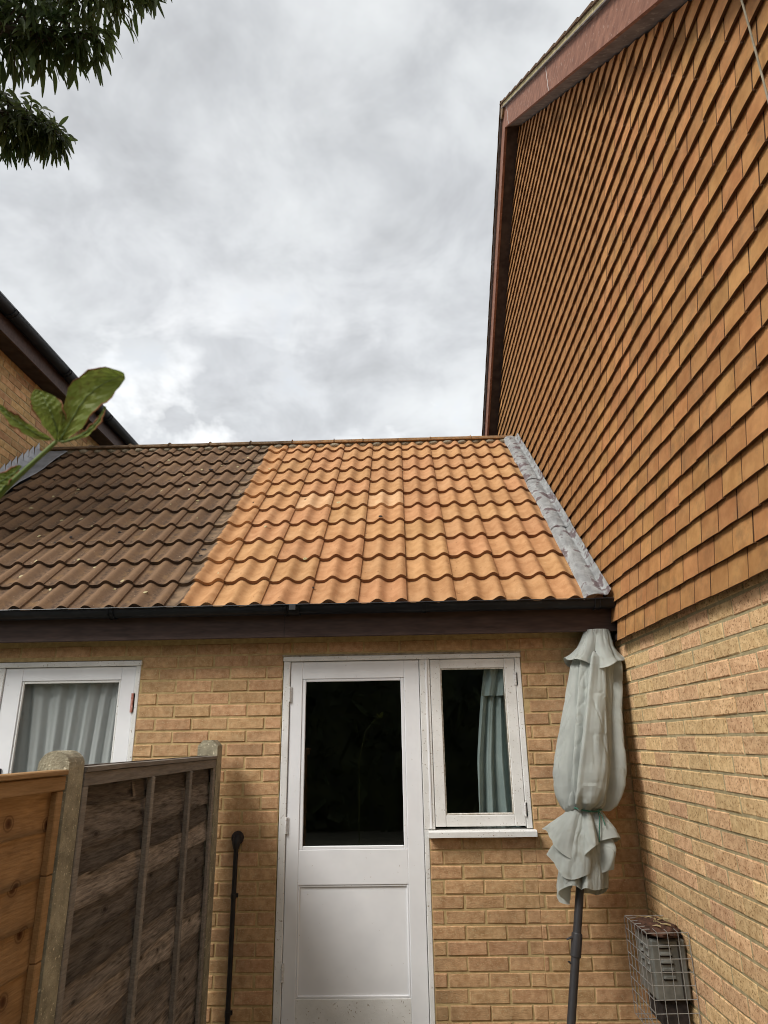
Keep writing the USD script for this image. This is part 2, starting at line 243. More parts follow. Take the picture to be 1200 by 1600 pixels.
def leafmat(name, a, b, scale=5, trans=0.35, rough=0.55, island=True, extra_nodes=None):
    n = {'g': ('geometry', {}), 'n1': ('noise_texture', {'scale': scale, 'detail': 3.0}), 'r': ('rgb_ramp', {'ramp': [(0.35, a), (0.65, b)]}),
         'vr': ('map_range', {'to_min': 0.65, 'to_max': 1.35}), 'hs': ('hsv', {}), 'p': ('principled_bsdf', {'roughness': rough, 'specular_ior_level': 0.35}), 't': ('translucent_bsdf', {}), 'm': ('mix_closure', {'fac': trans})}
    l = [('g.position', 'n1.vector'), ('n1.fac', 'r.fac'), ('r.color', 'hs.color'), ('g.random_per_island', 'vr.value'), ('vr.result', 'hs.value'), ('hs.color', 'p.base_color'), ('hs.color', 't.color'), ('p.BSDF', 'm.closure1'), ('t.BSDF', 'm.closure2')]
    MATS[name] = usdkit.material(stage, '/World/Looks/' + name, n, l, surface='m.closure')
leafmat('tree_leaf', (0.055, 0.095, 0.028), (0.16, 0.205, 0.065), scale=4, trans=0.4)
leafmat('hedge_leaf', (0.03, 0.05, 0.018), (0.12, 0.16, 0.06), scale=2, trans=0.2)
def glass(name, tint, f0):
    MATS[name] = usdkit.material(stage, '/World/Looks/' + name, {'f': ('layer_weight', {'blend': 0.5}), 'pw': ('math', {'math_type': 'power', 'value2': 4.0}), 'ma': ('math', {'math_type': 'multiply_add', 'value2': 0.9, 'value3': 0.05}),
                                 't': ('transparent_bsdf', {'color': tint}), 's': ('glossy_bsdf', {'color': (1, 1, 1), 'roughness': 0.012}), 'm': ('mix_closure', {})},
                                 [('f.facing', 'pw.value1'), ('pw.value', 'ma.value1'), ('ma.value', 'm.fac'), ('t.BSDF', 'm.closure1'), ('s.BSDF', 'm.closure2')], surface='m.closure')
glass('window_glass', (0.93, 0.94, 0.935), 1.5)
MATS['net_cloth'] = usdkit.material(stage, '/World/Looks/net_cloth', {
    'g': ('geometry', {}), 'n': ('noise_texture', {'scale': 260.0, 'detail': 2.0}), 'r': ('rgb_ramp', {'ramp': [(0.35, (0.76, 0.78, 0.77)), (0.65, (0.90, 0.91, 0.90))]}),
    'd': ('diffuse_bsdf', {}), 't': ('translucent_bsdf', {'color': (0.74, 0.75, 0.75)}), 'x': ('transparent_bsdf', {}), 'a': ('mix_closure', {'fac': 0.3}), 'm': ('mix_closure', {'fac': 0.12})},
    [('g.position', 'n.vector'), ('n.fac', 'r.fac'), ('r.color', 'd.color'), ('d.BSDF', 'a.closure1'), ('t.BSDF', 'a.closure2'), ('a.closure', 'm.closure1'), ('x.BSDF', 'm.closure2')], surface='m.closure')

# ------------------------------------------------------------------ scene helpers
NAMES = {}
def numbered(parent, name):
    k = (parent, name); c = NAMES.get(k, 0); NAMES[k] = c + 1
    return name if c == 0 else f'{name}_{c:03d}'
ORIGIN = {}
class T(str):
    pass
def data(prim, **kw):
    for k, v in kw.items():
        if v: prim.SetCustomDataByKey(k, v)
def thing(name, label, category, loc, group=None):
    path = '/World/' + numbered('/World', name)
    x = UsdGeom.Xform.Define(stage, path)
    L = np.array([loc[0], loc[1], loc[2] + Z0], float)
    x.AddTranslateOp().Set(Gf.Vec3d(*L))
    ORIGIN[path] = L
    data(x.GetPrim(), label=label, category=category, group=group)
    return path
def part(name, parent):
    """an Xform part without a mesh of its own"""
    path = parent + '/' + numbered(parent, name)
    UsdGeom.Xform.Define(stage, path); ORIGIN[path] = ORIGIN[parent]
    return path
def obj(name, mesh, material, parent='/World', smooth=False, label=None, category=None, kind=None, group=None):
    path = parent + '/' + numbered(parent, name)
    if hasattr(mesh, 'vertices'):
        v, f = np.array(mesh.vertices, float), np.array(mesh.faces)
    else:
        v, f = np.array(mesh[0], float), np.array(mesh[1], int)
        if f.shape[1] == 4: f = np.vstack([f[:, [0, 1, 2]], f[:, [0, 2, 3]]])
    v = v + [0, 0, Z0]
    L = ORIGIN.get(parent, np.zeros(3)); ORIGIN[path] = L
    m = usdkit.mesh(stage, path, trimesh.Trimesh(v - L, f, process=False), MATS[material], smooth=smooth)
    m.CreateDoubleSidedAttr(True)
    data(m.GetPrim(), label=label, category=category, kind=kind, group=group)
    return path
cat_ = trimesh.util.concatenate
BOXF = np.array([(0, 2, 3), (0, 3, 1), (4, 5, 7), (4, 7, 6), (0, 1, 5), (0, 5, 4), (2, 6, 7), (2, 7, 3), (0, 4, 6), (0, 6, 2), (1, 3, 7), (1, 7, 5)])
def bx(x0, x1, y0, y1, z0, z1, bev=0.0):
    if bev <= 0:
        v = np.array([(x, y, z) for x in (x0, x1) for y in (y0, y1) for z in (z0, z1)], float)
        return trimesh.Trimesh(v, BOXF, process=False)
    c = np.array([(x0 + x1) / 2, (y0 + y1) / 2, (z0 + z1) / 2]); h = np.array([(x1 - x0) / 2, (y1 - y0) / 2, (z1 - z0) / 2])
    b = min(bev, h.min() * 0.9); pts = []
    for sx in (-1, 1):
        for sy in (-1, 1):
            for sz in (-1, 1):
                for k in range(3):
                    q = h - b; q[k] = h[k]; pts.append(c + q * [sx, sy, sz])
    return trimesh.convex.convex_hull(np.array(pts))
def tube(pts, r, n=10, cap=True):
    pts = np.asarray(pts, float); r = np.broadcast_to(r, (len(pts),))
    t = np.gradient(pts, axis=0); t /= np.linalg.norm(t, axis=1)[:, None]
    ref = np.array([0, 0, 1.0]) if abs(t[0][2]) < 0.9 else np.array([1.0, 0, 0])
    a = np.cross(t, ref); a /= np.linalg.norm(a, axis=1)[:, None]; b = np.cross(t, a)
    ang = np.arange(n) * 2 * np.pi / n
    v = pts[:, None] + r[:, None, None] * (np.cos(ang)[None, :, None] * a[:, None] + np.sin(ang)[None, :, None] * b[:, None])
    f = []
    for i in range(len(pts) - 1):
        for j in range(n):
            q = (i * n + j, i * n + (j + 1) % n, (i + 1) * n + (j + 1) % n, (i + 1) * n + j)
            f += [(q[0], q[1], q[2]), (q[0], q[2], q[3])]
    v = v.reshape(-1, 3)
    if cap:
        k = len(v); v = np.vstack([v, pts[0], pts[-1]]); o = (len(pts) - 1) * n
        f += [(k, (j + 1) % n, j) for j in range(n)] + [(k + 1, o + j, o + (j + 1) % n) for j in range(n)]
    return trimesh.Trimesh(v, np.array(f), process=False)
def grid(P):
    """P (m, n, 3) -> mesh"""
    m, n = P.shape[:2]; i, j = np.meshgrid(np.arange(m - 1), np.arange(n - 1), indexing='ij')
    q = np.stack([i * n + j, (i + 1) * n + j, (i + 1) * n + j + 1, i * n + j + 1], -1).reshape(-1, 4)
    return trimesh.Trimesh(P.reshape(-1, 3), np.vstack([q[:, [0, 1, 2]], q[:, [0, 2, 3]]]), process=False)
def shell(P, n):
    """closed thick sheet from a grid P and offset n (same shape or vector)"""
    a, b = grid(P), grid(P + n); m, k = P.shape[:2]
    rim = [i * k for i in range(m)] + [(m - 1) * k + j for j in range(1, k)] + [i * k + k - 1 for i in range(m - 2, -1, -1)] + [j for j in range(k - 2, 0, -1)]
    N = m * k; f = []
    for p, q in zip(rim, rim[1:] + rim[:1]): f += [(p, q, q + N), (p, q + N, p + N)]
    return trimesh.Trimesh(np.vstack([a.vertices, b.vertices]), np.vstack([a.faces[:, ::-1], b.faces, np.array(f)]), process=False)
def prism(poly, fn):
    """poly: shapely polygon in (u, v); fn(u, v, side) -> xyz for side 0 (outer) and 1 (inner)"""
    pts = np.array(poly.exterior.coords)[:-1]; n = len(pts)
    v = np.array([fn(u, w, 0) for u, w in pts] + [fn(u, w, 1) for u, w in pts])
    f = [(0, i, i + 1) for i in range(1, n - 1)] + [(n, n + i + 1, n + i) for i in range(1, n - 1)]
    for i in range(n):
        j = (i + 1) % n; f += [(i, j + n, j), (i, i + n, j + n)]
    return trimesh.Trimesh(v, np.array(f), process=False)
def project(P):
    """size in the picture, to choose which of many alike pieces show largest"""
    q = np.asarray(P, float) + [0, 0, Z0] - CAM; z = q @ FWD
    return np.c_[600 + F_PX * (q @ RGT) / z, 800 - F_PX * (q @ UPV) / z, z]
def seen_area(P):
    p = project(P)
    if (p[:, 2] < 0.1).any(): return 0.0
    if p[:, 0].max() < -5 or p[:, 0].min() > 1205 or p[:, 1].max() < -5 or p[:, 1].min() > 1605: return 0.0
    x, y = np.clip(p[:, 0], 0, 1200), np.clip(p[:, 1], 0, 1600)
    return 0.5 * abs(np.dot(x, np.roll(y, -1)) - np.dot(y, np.roll(x, -1))) + 1e-3

# ------------------------------------------------------------------ ground
gv = np.array([(-150, -150, -2.1), (150, -150, -2.1), (150, 150, -2.1), (-150, 150, -2.1)], float)
obj('ground', (gv, np.array([(0, 1, 2), (0, 2, 3)])), 'paving', kind='structure')

# ------------------------------------------------------------------ bricks
def brick_mesh(u0, u1, z0, z1, depth, proud, place, rng):
    """a brick whose worn face stands proud of the mortar; place(u, z, d) -> xyz with d measured out of the wall"""
    e = 0.004; j = lambda s=0.0022: rng.uniform(-s, s)
    back = [(u0, z0, -depth), (u1, z0, -depth), (u1, z1, -depth), (u0, z1, -depth)]
    mid = [(u0 + j(), z0 + j(), proud - 0.004), (u1 + j(), z0 + j(), proud - 0.004), (u1 + j(), z1 + j(), proud - 0.004), (u0 + j(), z1 + j(), proud - 0.004)]
    fr = [(u0 + e + j(), z0 + e + j(), proud + j(.0015)), (u1 - e + j(), z0 + e + j(), proud + j(.0015)), (u1 - e + j(), z1 - e + j(), proud + j(.0015)), (u0 + e + j(), z1 - e + j(), proud + j(.0015))]
    v = np.array([place(*p) for p in back + mid + fr]); f = [(8, 9, 10), (8, 10, 11)]
    for a in (0, 4):
        for i in range(4):
            k = (i + 1) % 4; f += [(a + i, a + k, a + 4 + k), (a + i, a + 4 + k, a + 4 + i)]
    return trimesh.Trimesh(v, np.array(f), process=False)
def lay_bricks(parent, sections, place, material, seed, limit=300, z_top=None, half=0.1125, proud=(0.0040, 0.0018)):
    """sections: (u_lo, u_hi, k_lo, k_hi, phase_even, phase_odd). The bricks that show largest are pieces of their own."""
    rng = random.Random(seed); out = []
    for u_lo, u_hi, k_lo, k_hi, pe, po in sections:
        for k in range(k_lo, k_hi):
            z1, z0 = -0.075 * k - 0.0095, -0.075 * (k + 1)
            z1 += rng.uniform(-.0012, .0012); z0 += rng.uniform(-.0012, .0012)
            ph = pe if k % 2 == 0 else po
            m0 = math.floor((u_lo - ph) / 0.225)
            u = ph + m0 * 0.225
            while u < u_hi:
                w = rng.uniform(-.004, .004)
                a, b = max(u + 0.005 + rng.uniform(-.0025, .0025), u_lo), min(u + 0.225 - 0.005 + rng.uniform(-.0025, .0025), u_hi)
                if b - a > 0.025:
                    pr = proud[0] + rng.uniform(-proud[1], proud[1])
                    q = np.array([place(a, z0, pr), place(b, z0, pr), place(b, z1, pr), place(a, z1, pr)])
                    out.append((seen_area(q), brick_mesh(a, b, z0, z1, 0.03, pr, place, rng)))
                u += 0.225
    out.sort(key=lambda t: -t[0])
    n = min(limit, sum(1 for t in out if t[0] > 0))
    for s, m in out[:n]: obj('brick', m, material, parent)
    if out[n:]: obj('bricks_further', cat_([m for s, m in out[n:]]), material + ('_rest' if material + '_rest' in MATS else ''), parent, kind='stuff')

# ------------------------------------------------------------------ the low brick extension
EXT = thing('brick_extension', 'low tan brick building with a half cleaned pantile roof and white door and windows', 'building', (-2.5, 0, -2.1))
XL, XR = -5.10, 0.0
wall_parts = [bx(XL, -3.95, 0, 0.1, -2.2, 0.20), bx(-2.975, -2.075, 0, 0.1, -2.2, 0.20), bx(-3.95, -2.975, 0, 0.1, 0.052, 0.20),
              bx(-2.075, -0.595, 0, 0.1, 0.060, 0.20), bx(-1.195, -0.595, 0, 0.1, -2.2, -0.985), bx(-0.595, XR + 0.1, 0, 0.1, -2.2, 0.20)]
W = obj('brick_wall', cat_(wall_parts), 'yellow_mortar', EXT)
pb = lambda u, z, d: (u, -d, z)
lay_bricks(W, [(-2.972, -2.078, -1, 28, -2.404, -2.291), (-0.592, -0.003, -2, 28, -0.221, -0.110), (-1.192, -0.592, 13, 28, -0.221, -0.110),
               (-2.078, -0.592, -2, -1, -0.221, -0.110), (-5.09, -2.078, -2, -1, -2.404, -2.291), (-5.09, -3.953, -1, 28, -2.404, -2.291)], pb, 'tan_brick', 11)
# a soldier-free head course behind the door head: thin dark shadow gap
# fascia, soffit
fas = obj('fascia_board', bx(-5.09, -0.012, -0.142, -0.12, 0.155, 0.345, 0.003), 'brown_timber', EXT)
obj('board_joint', bx(-2.052, -2.050, -0.1432, -0.1418, 0.157, 0.30), 'black_rubbery', fas)
obj('soffit', bx(-5.09, -0.004, -0.1195, -0.001, 0.185, 0.197), 'dark_soffit', EXT)
# gutter: half round trough with brackets and unions
def gutter(name, axis, lo, hi, c, zc, r, parent, material, unions, flip=1):
    """axis 'x' or 'y'; c = cross position of the centre; open top"""
    ang = np.linspace(-math.pi * 0.98, -0.02 * math.pi, 15)
    def ring(u, rr):
        q = [(c + rr * math.cos(a), zc + rr * math.sin(a)) for a in ang]
        return [(u, p, z) if axis == 'x' else (p, u, z) for p, z in q]
    us = np.linspace(lo, hi, 12)
    P = np.array([ring(u, r) for u in us]); Q = np.array([ring(u, r - 0.004) for u in us])
    g = obj(name, shell(Q, P - Q), material, parent, smooth=40)
    rim = []
    for s in (-1, 1):
        pts = [(u, c + s * (r + 0.001), zc) if axis == 'x' else (c + s * (r + 0.001), u, zc) for u in us]
        rim.append(tube(pts, 0.003, 6))
    obj('rolled_edge', cat_(rim), material, g, smooth=40)
    for u, w in unions:
        P = np.array([ring(u - w / 2, r + 0.007), ring(u + w / 2, r + 0.007)]); Q = np.array([ring(u - w / 2, r + 0.001), ring(u + w / 2, r + 0.001)])
        obj('union_bracket' if w > 0.04 else 'gutter_strap', shell(Q, P - Q), material, g, smooth=40)
    return g
G = gutter('gutter', 'x', -5.09, -0.03, -0.200, 0.335, 0.056, EXT, 'black_plastic', [(-3.1, 0.028), (-2.03, 0.02), (-1.985, 0.075), (-1.19, 0.025), (-0.15, 0.03)])
obj('end_cap', bx(-0.033, -0.028, -0.258, -0.142, 0.276, 0.338, 0.002), 'black_plastic', G)
obj('union_clip', cat_([bx(-2.005, -1.965, -0.266, -0.2595, 0.300, 0.333, 0.002)]), 'pole_metal', G)

# ---- roof
PITCH_R = math.radians(41.4); CR, SR = math.cos(PITCH_R), math.sin(PITCH_R)
Y_E, Z_E, GAUGE = -0.185, 0.318, 0.3150
def rp(x, s, h):
    """point on the roof: s up the slope from the eaves, h out of the roof plane"""
    return (x, Y_E + s * CR - h * SR, Z_E + s * SR + h * CR)
S_TOP = 11 * GAUGE - 0.045
rf = obj('roof', np_ if False else (np.array([rp(XL, 0.05, -0.03), rp(XR, 0.05, -0.03), rp(XR, S_TOP + 0.02, -0.03), rp(XL, S_TOP + 0.02, -0.03),
     (XR, 2 * (Y_E + S_TOP * CR) + 0.3, Z_E), (XL, 2 * (Y_E + S_TOP * CR) + 0.3, Z_E)]), np.array([(0, 1, 2), (0, 2, 3), (3, 2, 4), (3, 4, 5)])), 'dark_soffit', EXT)
def wave(t):
    """double pantile section over one 300 mm cover: two rolls, two pans; t in 0..1"""
    c = 0.5 + 0.5 * math.cos(2 * math.pi * (2 * t))
    return 0.034 * c ** 1.35
LAP = 0.032
def pantile(x0, x1, s0, rng):
    ts = np.linspace(0.0, 1.0, 25); P = []
    full = 0.30
    xs = [(LAP + 0.0015 + t * (full - 0.002), wave((LAP + t * full) / full) - 0.010 * max(0, 1 - t * full / 0.035)) for t in ts if x0 - 1e-6 <= BASE + t * full + LAP <= x1 + 1e-6]
    dz, ds, tilt = rng.uniform(-.002, .002), rng.uniform(-.006, .006), rng.uniform(-.004, .004)
    n = len(xs); rows = []
    for s, h in ((s0 + ds, 0.029 + dz), (s0 + ds + 0.02, 0.0292 + dz), (s0 + GAUGE + 0.05, 0.0015)):
        rows.append([rp(BASE + x, s, h + w + tilt * (x - 0.15)) for i, (x, w) in enumerate(xs)])
    top = np.array(rows)
    fr = np.array([[rp(BASE + x, s0 + ds + 0.002, 0.029 + dz + w - 0.024 + tilt * (x - .15)) for x, w in xs],
                   [rp(BASE + x, s0 + ds + 0.06, 0.0275 + dz + w - 0.024 + tilt * (x - .15)) for x, w in xs]])
    dn = np.array([0, SR, -CR]) * 0.016
    parts = [grid(np.array([fr[1], fr[0]])), grid(np.array([fr[0], top[0]])), grid(top), grid(np.stack([top[:, -1], top[:, -1] + dn], 1))]
    return cat_(parts)
rng = random.Random(5)
joints0 = -1.291 - LAP
allx = [joints0 + 0.3 * k for k in range(-13, 5)]
for n in range(11):
    for x in allx:
        BASE = x
        xa, xb = max(x + LAP, -4.93), min(x + LAP + 0.3, -0.10)
        if xb - xa < 0.04: continue
        mid = x + 0.15 + LAP
        m = 'weathered_roof_tile' if mid < XB - 0.10 else ('half_cleaned_roof_tile' if mid < XB + 0.10 else 'clean_roof_tile')
        lab = None
        if n == 5 and (abs(x - (joints0 - 0.3)) < 0.01 or abs(x - (joints0 - 0.9)) < 0.01): m, lab = 'pale_roof_tile', 'paler, sandier tile than its neighbours'
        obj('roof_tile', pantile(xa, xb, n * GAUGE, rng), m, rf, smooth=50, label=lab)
# eaves filler under the bottom course: dark
obj('eaves_tray', cat_([bx(-4.93, -0.05, -0.139, -0.10, 0.345, 0.362)]), 'black_rubbery', EXT)
# scraps of moss and mortar lying on the weathered tiles
fl = []
for i in range(75):
    x = rng.uniform(-4.8, XB + 0.15) if i < 66 else rng.uniform(XB, -0.4); s_ = rng.uniform(0.15, S_TOP - 0.35); t_ = ((x - joints0) / 0.3) % 1.0
    k_ = (s_ % GAUGE) / GAUGE; h_ = wave(t_) + 0.029 - 0.022 * k_
    m_ = trimesh.creation.icosphere(1, 1.0); r_ = rng.uniform(0.006, 0.017)
    v_ = m_.vertices * (1 + 0.7 * (noise(m_.vertices * 2.3 + i * 5, 6) - 0.5))[:, None] * [r_ * rng.uniform(0.8, 1.7), r_ * rng.uniform(0.7, 1.1), r_ * 0.38]
    a_ = rng.uniform(0, 3.1); v_ = np.c_[v_[:, 0] * math.cos(a_) - v_[:, 1] * math.sin(a_), v_[:, 0] * math.sin(a_) + v_[:, 1] * math.cos(a_), v_[:, 2]]
    fl.append((i, trimesh.Trimesh(np.array([rp(x + q[0], s_ + q[1], h_ + q[2]) for q in v_]), m_.faces, process=False)))
obj('mortar_scraps', cat_([m for i, m in fl if i % 3]), 'verge_mortar', rf, kind='stuff')
obj('moss_scraps', cat_([m for i, m in fl if i % 3 == 0]), 'black_soot', rf, kind='stuff')
# ridge: segmental ridge tiles on a mortar bed
YR = Y_E + S_TOP * CR; ZR = Z_E + S_TOP * SR
ridge = obj('ridge', cat_([bx(XL + 0.02, -0.10, YR - 0.10, YR + 0.10, ZR - 0.13, ZR + 0.012, 0.004)]), 'bedding_mortar', EXT)
xs = [-5.08, -4.66, -4.22, -3.79, -3.35, -2.91, -2.46, -2.01, -1.70, -1.33, -0.98, -0.55, -0.115]
for a, b in zip(xs[:-1], xs[1:]):
    ang = np.linspace(0.12, math.pi - 0.12, 11); j = rng.uniform(-.0015, .0015)
    P = np.array([[(x, YR + 0.125 * math.cos(t), ZR - 0.035 + j + 0.085 * math.sin(t)) for t in ang] for x in (a + 0.0005, b - 0.0005)])
    N = np.array([[(0, 0.014 * math.cos(t), 0.014 * math.sin(t)) for t in ang] for x in (a, b)])
    obj('ridge_tile', shell(P, N), 'ridge_clay' if a > -2.5 else 'ridge_dirty', ridge, smooth=40)
# lumps of bedding mortar in the pans under the ridge
lum = []
for x in np.arange(-4.8, -0.25, 0.15):
    s = trimesh.creation.icosphere(1, 1.0); sc = np.array([0.06, 0.045, 0.03]) * rng.uniform(0.8, 1.15)
    v = s.vertices * (1 + 0.25 * (noise(s.vertices * 3 + x * 7, 3) - 0.5)[:, None]) * sc
    lum.append(trimesh.Trimesh(v + np.array(rp(joints0 + 0.075 + round((x - joints0) / 0.15) * 0.15, S_TOP - 0.10, 0.022)), s.faces, process=False))
obj('mortar_lumps', cat_(lum), 'bedding_mortar', ridge, smooth=60, kind='stuff')
# dressed lead along the right-hand abutment, in overlapping lengths
lf = part('lead_flashing', EXT)
def lead_strip(s0, s1, seed, lift):
    us = np.linspace(0, 1, 10); ss = np.linspace(s0, s1, 26); P = []
    for s in ss:
        row = []
        for u in us:
            x = -0.212 + 0.146 * u
            h = 0.054 + lift + 0.022 * math.sin(math.pi * min(1, u * 1.12)) ** 0.8
            if u > 0.85: h += (u - 0.85) * 0.35
            if u < 0.01: h = 0.042 + lift
            q = np.array([x * 6, s * 6, seed * 3.1]); d = 0.012 * (fbm(q * 2.2, 4, seed) - 0.5) + 0.006 * (noise(q * 7, seed) - 0.5)
            ex = 0.014 * (noise(np.array([s * 7, seed, 2.0]), 4) - 0.5) if u < 0.2 else 0
            row.append(rp(x + ex, s, h + d))
        P.append(row)
    P = np.array(P); n = np.array([0, SR, -CR]) * 0.004
    return shell(P, n)
cuts = [(-0.015, 1.02), (0.985, 2.03), (1.995, 3.30)]
for i, (a, b) in enumerate(cuts):
    obj('lead_sheet', lead_strip(a, b, 20 + i, 0.008 * i), 'lead', lf, smooth=60)
# stepped lead on the left-hand abutment
sf = part('stepped_flashing', EXT)
obj('lead_sheet', shell(np.array([[rp(x, s, 0.062 + 0.008 * math.sin(s * 9)) for x in (-5.06, -4.99, -4.86 + 0.012 * math.sin(s * 5))] for s in np.linspace(0.0, 3.3, 24)]), np.array([0, SR, -CR]) * 0.004), 'lead_sheet', sf, smooth=60)
obj('lead_sheet', shell(np.array([[rp(x, s, 0.075 - 0.01 * k) for k, x in enumerate((-5.085, -5.055, -4.97))] for s in np.linspace(1.3, 2.6, 12)]), np.array([0, SR, -CR]) * 0.003), 'lead_sheet', sf, smooth=60)
for k in range(-40, -3):
    z1 = -0.075 * k                                         # each step turns into a bed joint
    y_at = Y_E + (z1 - Z_E) / SR * CR                       # where the roof meets that height
    poly = Polygon([(y_at - 0.345, z1 - 0.085), (y_at - 0.300, z1 - 0.02), (y_at - 0.285, z1 + 0.004), (y_at - 0.260, z1 - 0.075), (y_at + 0.03, z1 - 0.02), (y_at + 0.03, z1 - 0.10), (y_at - 0.33, z1 - 0.26)])
    if y_at < -0.1 or y_at > YR: continue
    xo = XL + 0.0215 + 0.0012 * (k % 3)
    obj('lead_step', prism(poly, lambda u, w, s: (xo - 0.003 * s, u, w)), 'lead_sheet', sf)

# ---- joinery
def frame_rect(x0, x1, z0, z1, wl, wr, wt, wb, y0, y1, bev=0.003):
    """four members butted: stiles run through, rails between"""
    return {'stile': [bx(x0, x0 + wl, y0, y1, z0, z1, bev), bx(x1 - wr, x1, y0, y1, z0, z1, bev)],
            'rail': [bx(x0 + wl, x1 - wr, y0 + 0.0015, y1, z1 - wt, z1, bev), bx(x0 + wl, x1 - wr, y0 + 0.0015, y1, z0, z0 + wb, bev)]}
def hinge_at(parent, x, y, z, m='hinge_paint', h=0.09, lab=None):
    t = [tube([(x, y, z - h / 2 + i * h / 5 + 0.0012), (x, y, z - h / 2 + (i + 1) * h / 5 - 0.0012)], 0.0055, 8) for i in range(5)]
    t.append(bx(x - 0.012, x + 0.012, y + 0.002, y + 0.006, z - h / 2, z + h / 2))
    obj('hinge', cat_(t), m, parent, smooth=40, label=lab)
# frame round the door and the window beside it
FR = part('door_frame', EXT)
for b_ in (bx(-2.070, -2.029, -0.004, 0.09, -2.02, 0.022, 0.003), bx(-1.224, -1.160, -0.004, 0.09, -0.945, 0.022, 0.003), bx(-1.224, -1.196, -0.0035, 0.09, -2.02, -0.945, 0.003), bx(-0.632, -0.598, -0.004, 0.09, -0.945, 0.022, 0.003)):
    obj('jamb', b_, 'old_white_paint', FR)
obj('frame_head', bx(-2.073, -0.595, -0.012, 0.09, 0.0235, 0.052, 0.004), 'old_white_paint', FR)
obj('head_seal', bx(-2.08, -0.59, -0.010, 0.02, 0.053, 0.064), 'bedding_mortar', FR)
obj('frame_bead', bx(-1.188, -1.176, -0.009, -0.004, -0.94, 0.02, 0.002), 'white_paint', FR)
obj('threshold', bx(-2.03, -1.222, -0.03, 0.09, -2.02, -1.962, 0.004), 'old_white_paint', FR)
# door leaf
DOOR = part('door', EXT)
dx0, dx1, dz0, dz1 = -2.0255, -1.2275, -1.958, 0.0195
obj('stile', bx(dx0, -1.951, 0.004, 0.048, dz0, dz1, 0.003), 'white_paint', DOOR)
obj('stile', bx(-1.322, dx1, 0.004, 0.048, dz0, dz1, 0.003), 'white_paint', DOOR)
obj('top_rail', bx(-1.9508, -1.3222, 0.0046, 0.047, -0.085, dz1, 0.002), 'white_paint', DOOR)
obj('middle_rail', bx(-1.9508, -1.3222, 0.0050, 0.047, -1.226, -1.045, 0.002), 'white_paint', DOOR)
obj('bottom_rail', bx(-1.9508, -1.3222, 0.0050, 0.047, dz0, -1.776, 0.002), 'old_white_paint', DOOR)
obj('lower_panel', bx(-1.953, -1.320, 0.016, 0.030, -1.78, -1.22), 'white_paint', DOOR)
obj('panel_moulding', cat_([bx(-1.9505, -1.940, 0.008, 0.018, -1.776, -1.226, 0.003), bx(-1.333, -1.3225, 0.008, 0.018, -1.776, -1.226, 0.003),
                            bx(-1.9395, -1.3335, 0.0075, 0.018, -1.776, -1.762, 0.003), bx(-1.9395, -1.3335, 0.009, 0.018, -1.237, -1.2265, 0.002)]), 'white_paint', DOOR)
obj('glazing_bead', cat_([bx(-1.9505, -1.930, 0.008, 0.022, -1.045, -0.086, 0.003), bx(-1.343, -1.3225, 0.008, 0.022, -1.045, -0.086, 0.003),
                          bx(-1.9295, -1.3435, 0.0085, 0.022, -1.0448, -1.027, 0.003), bx(-1.9295, -1.3435, 0.0085, 0.022, -0.102, -0.0855, 0.003)]), 'white_paint', DOOR)
obj('glass_pane', bx(-1.945, -1.328, 0.0225, 0.0265, -1.04, -0.09), 'window_glass', DOOR)
for z in (-0.175, -0.915, -1.651): hinge_at(DOOR, -2.027, -0.004, z)
# casement window
WIN = part('window', EXT)
fr = frame_rect(-1.157, -0.6345, -0.9325, 0.0195, 0.062, 0.064, 0.055, 0.060, -0.0015, 0.045)
for m in fr['stile']: obj('stile', m, 'old_white_paint', WIN)
for m in fr['rail']: obj('rail', m, 'old_white_paint', WIN)
obj('putty_line', cat_([bx(-1.0948, -1.088, 0.004, 0.020, -0.872, -0.036, 0.003), bx(-0.7055, -0.6988, 0.004, 0.020, -0.872, -0.036, 0.003), bx(-1.0878, -0.7057, 0.0035, 0.020, -0.872, -0.862, 0.003), bx(-1.0878, -0.7057, 0.005, 0.020, -0.043, -0.0362, 0.002)]), 'putty', WIN)
obj('glass_pane', bx(-1.0945, -0.699, 0.0205, 0.0245, -0.871, -0.037), 'window_glass', WIN)
sill = trimesh.convex.convex_hull(np.array([(x, y, z) for x in (-1.200, -0.585) for y, z in ((-0.052, -0.984), (-0.052, -0.956), (-0.047, -0.951), (0.08, -0.9465), (0.08, -0.984))]))
obj('sill', sill, 'old_white_paint', WIN)
for z in (-0.105, -0.845): hinge_at(WIN, -0.6335, -0.006, z, h=0.075)
# neighbour's glazed door on the left
F2 = part('door_frame', EXT)
for b_ in (bx(-3.003, -2.972, -0.004, 0.09, -2.02, 0.014, 0.003), bx(-3.955, -3.838, -0.004, 0.09, -2.02, 0.014, 0.003)): obj('jamb', b_, 'old_white_paint', F2)
obj('frame_head', bx(-3.955, -2.968, -0.012, 0.09, 0.0155, 0.047, 0.004), 'old_white_paint', F2)
obj('frame_groove', bx(-3.882, -3.876, -0.0052, -0.0035, -2.0, 0.012), 'black_rubbery', F2)
D2 = part('door', EXT)
obj('stile', bx(-3.835, -3.722, 0.004, 0.048, -1.958, 0.012, 0.003), 'white_paint', D2)
obj('stile', bx(-3.094, -3.0055, 0.004, 0.048, -1.958, 0.012, 0.003), 'white_paint', D2)
obj('top_rail', bx(-3.7218, -3.0942, 0.0046, 0.047, -0.068, 0.012, 0.002), 'white_paint', D2)
obj('bottom_rail', bx(-3.7218, -3.0942, 0.005, 0.047, -1.958, -1.65, 0.002), 'white_paint', D2)
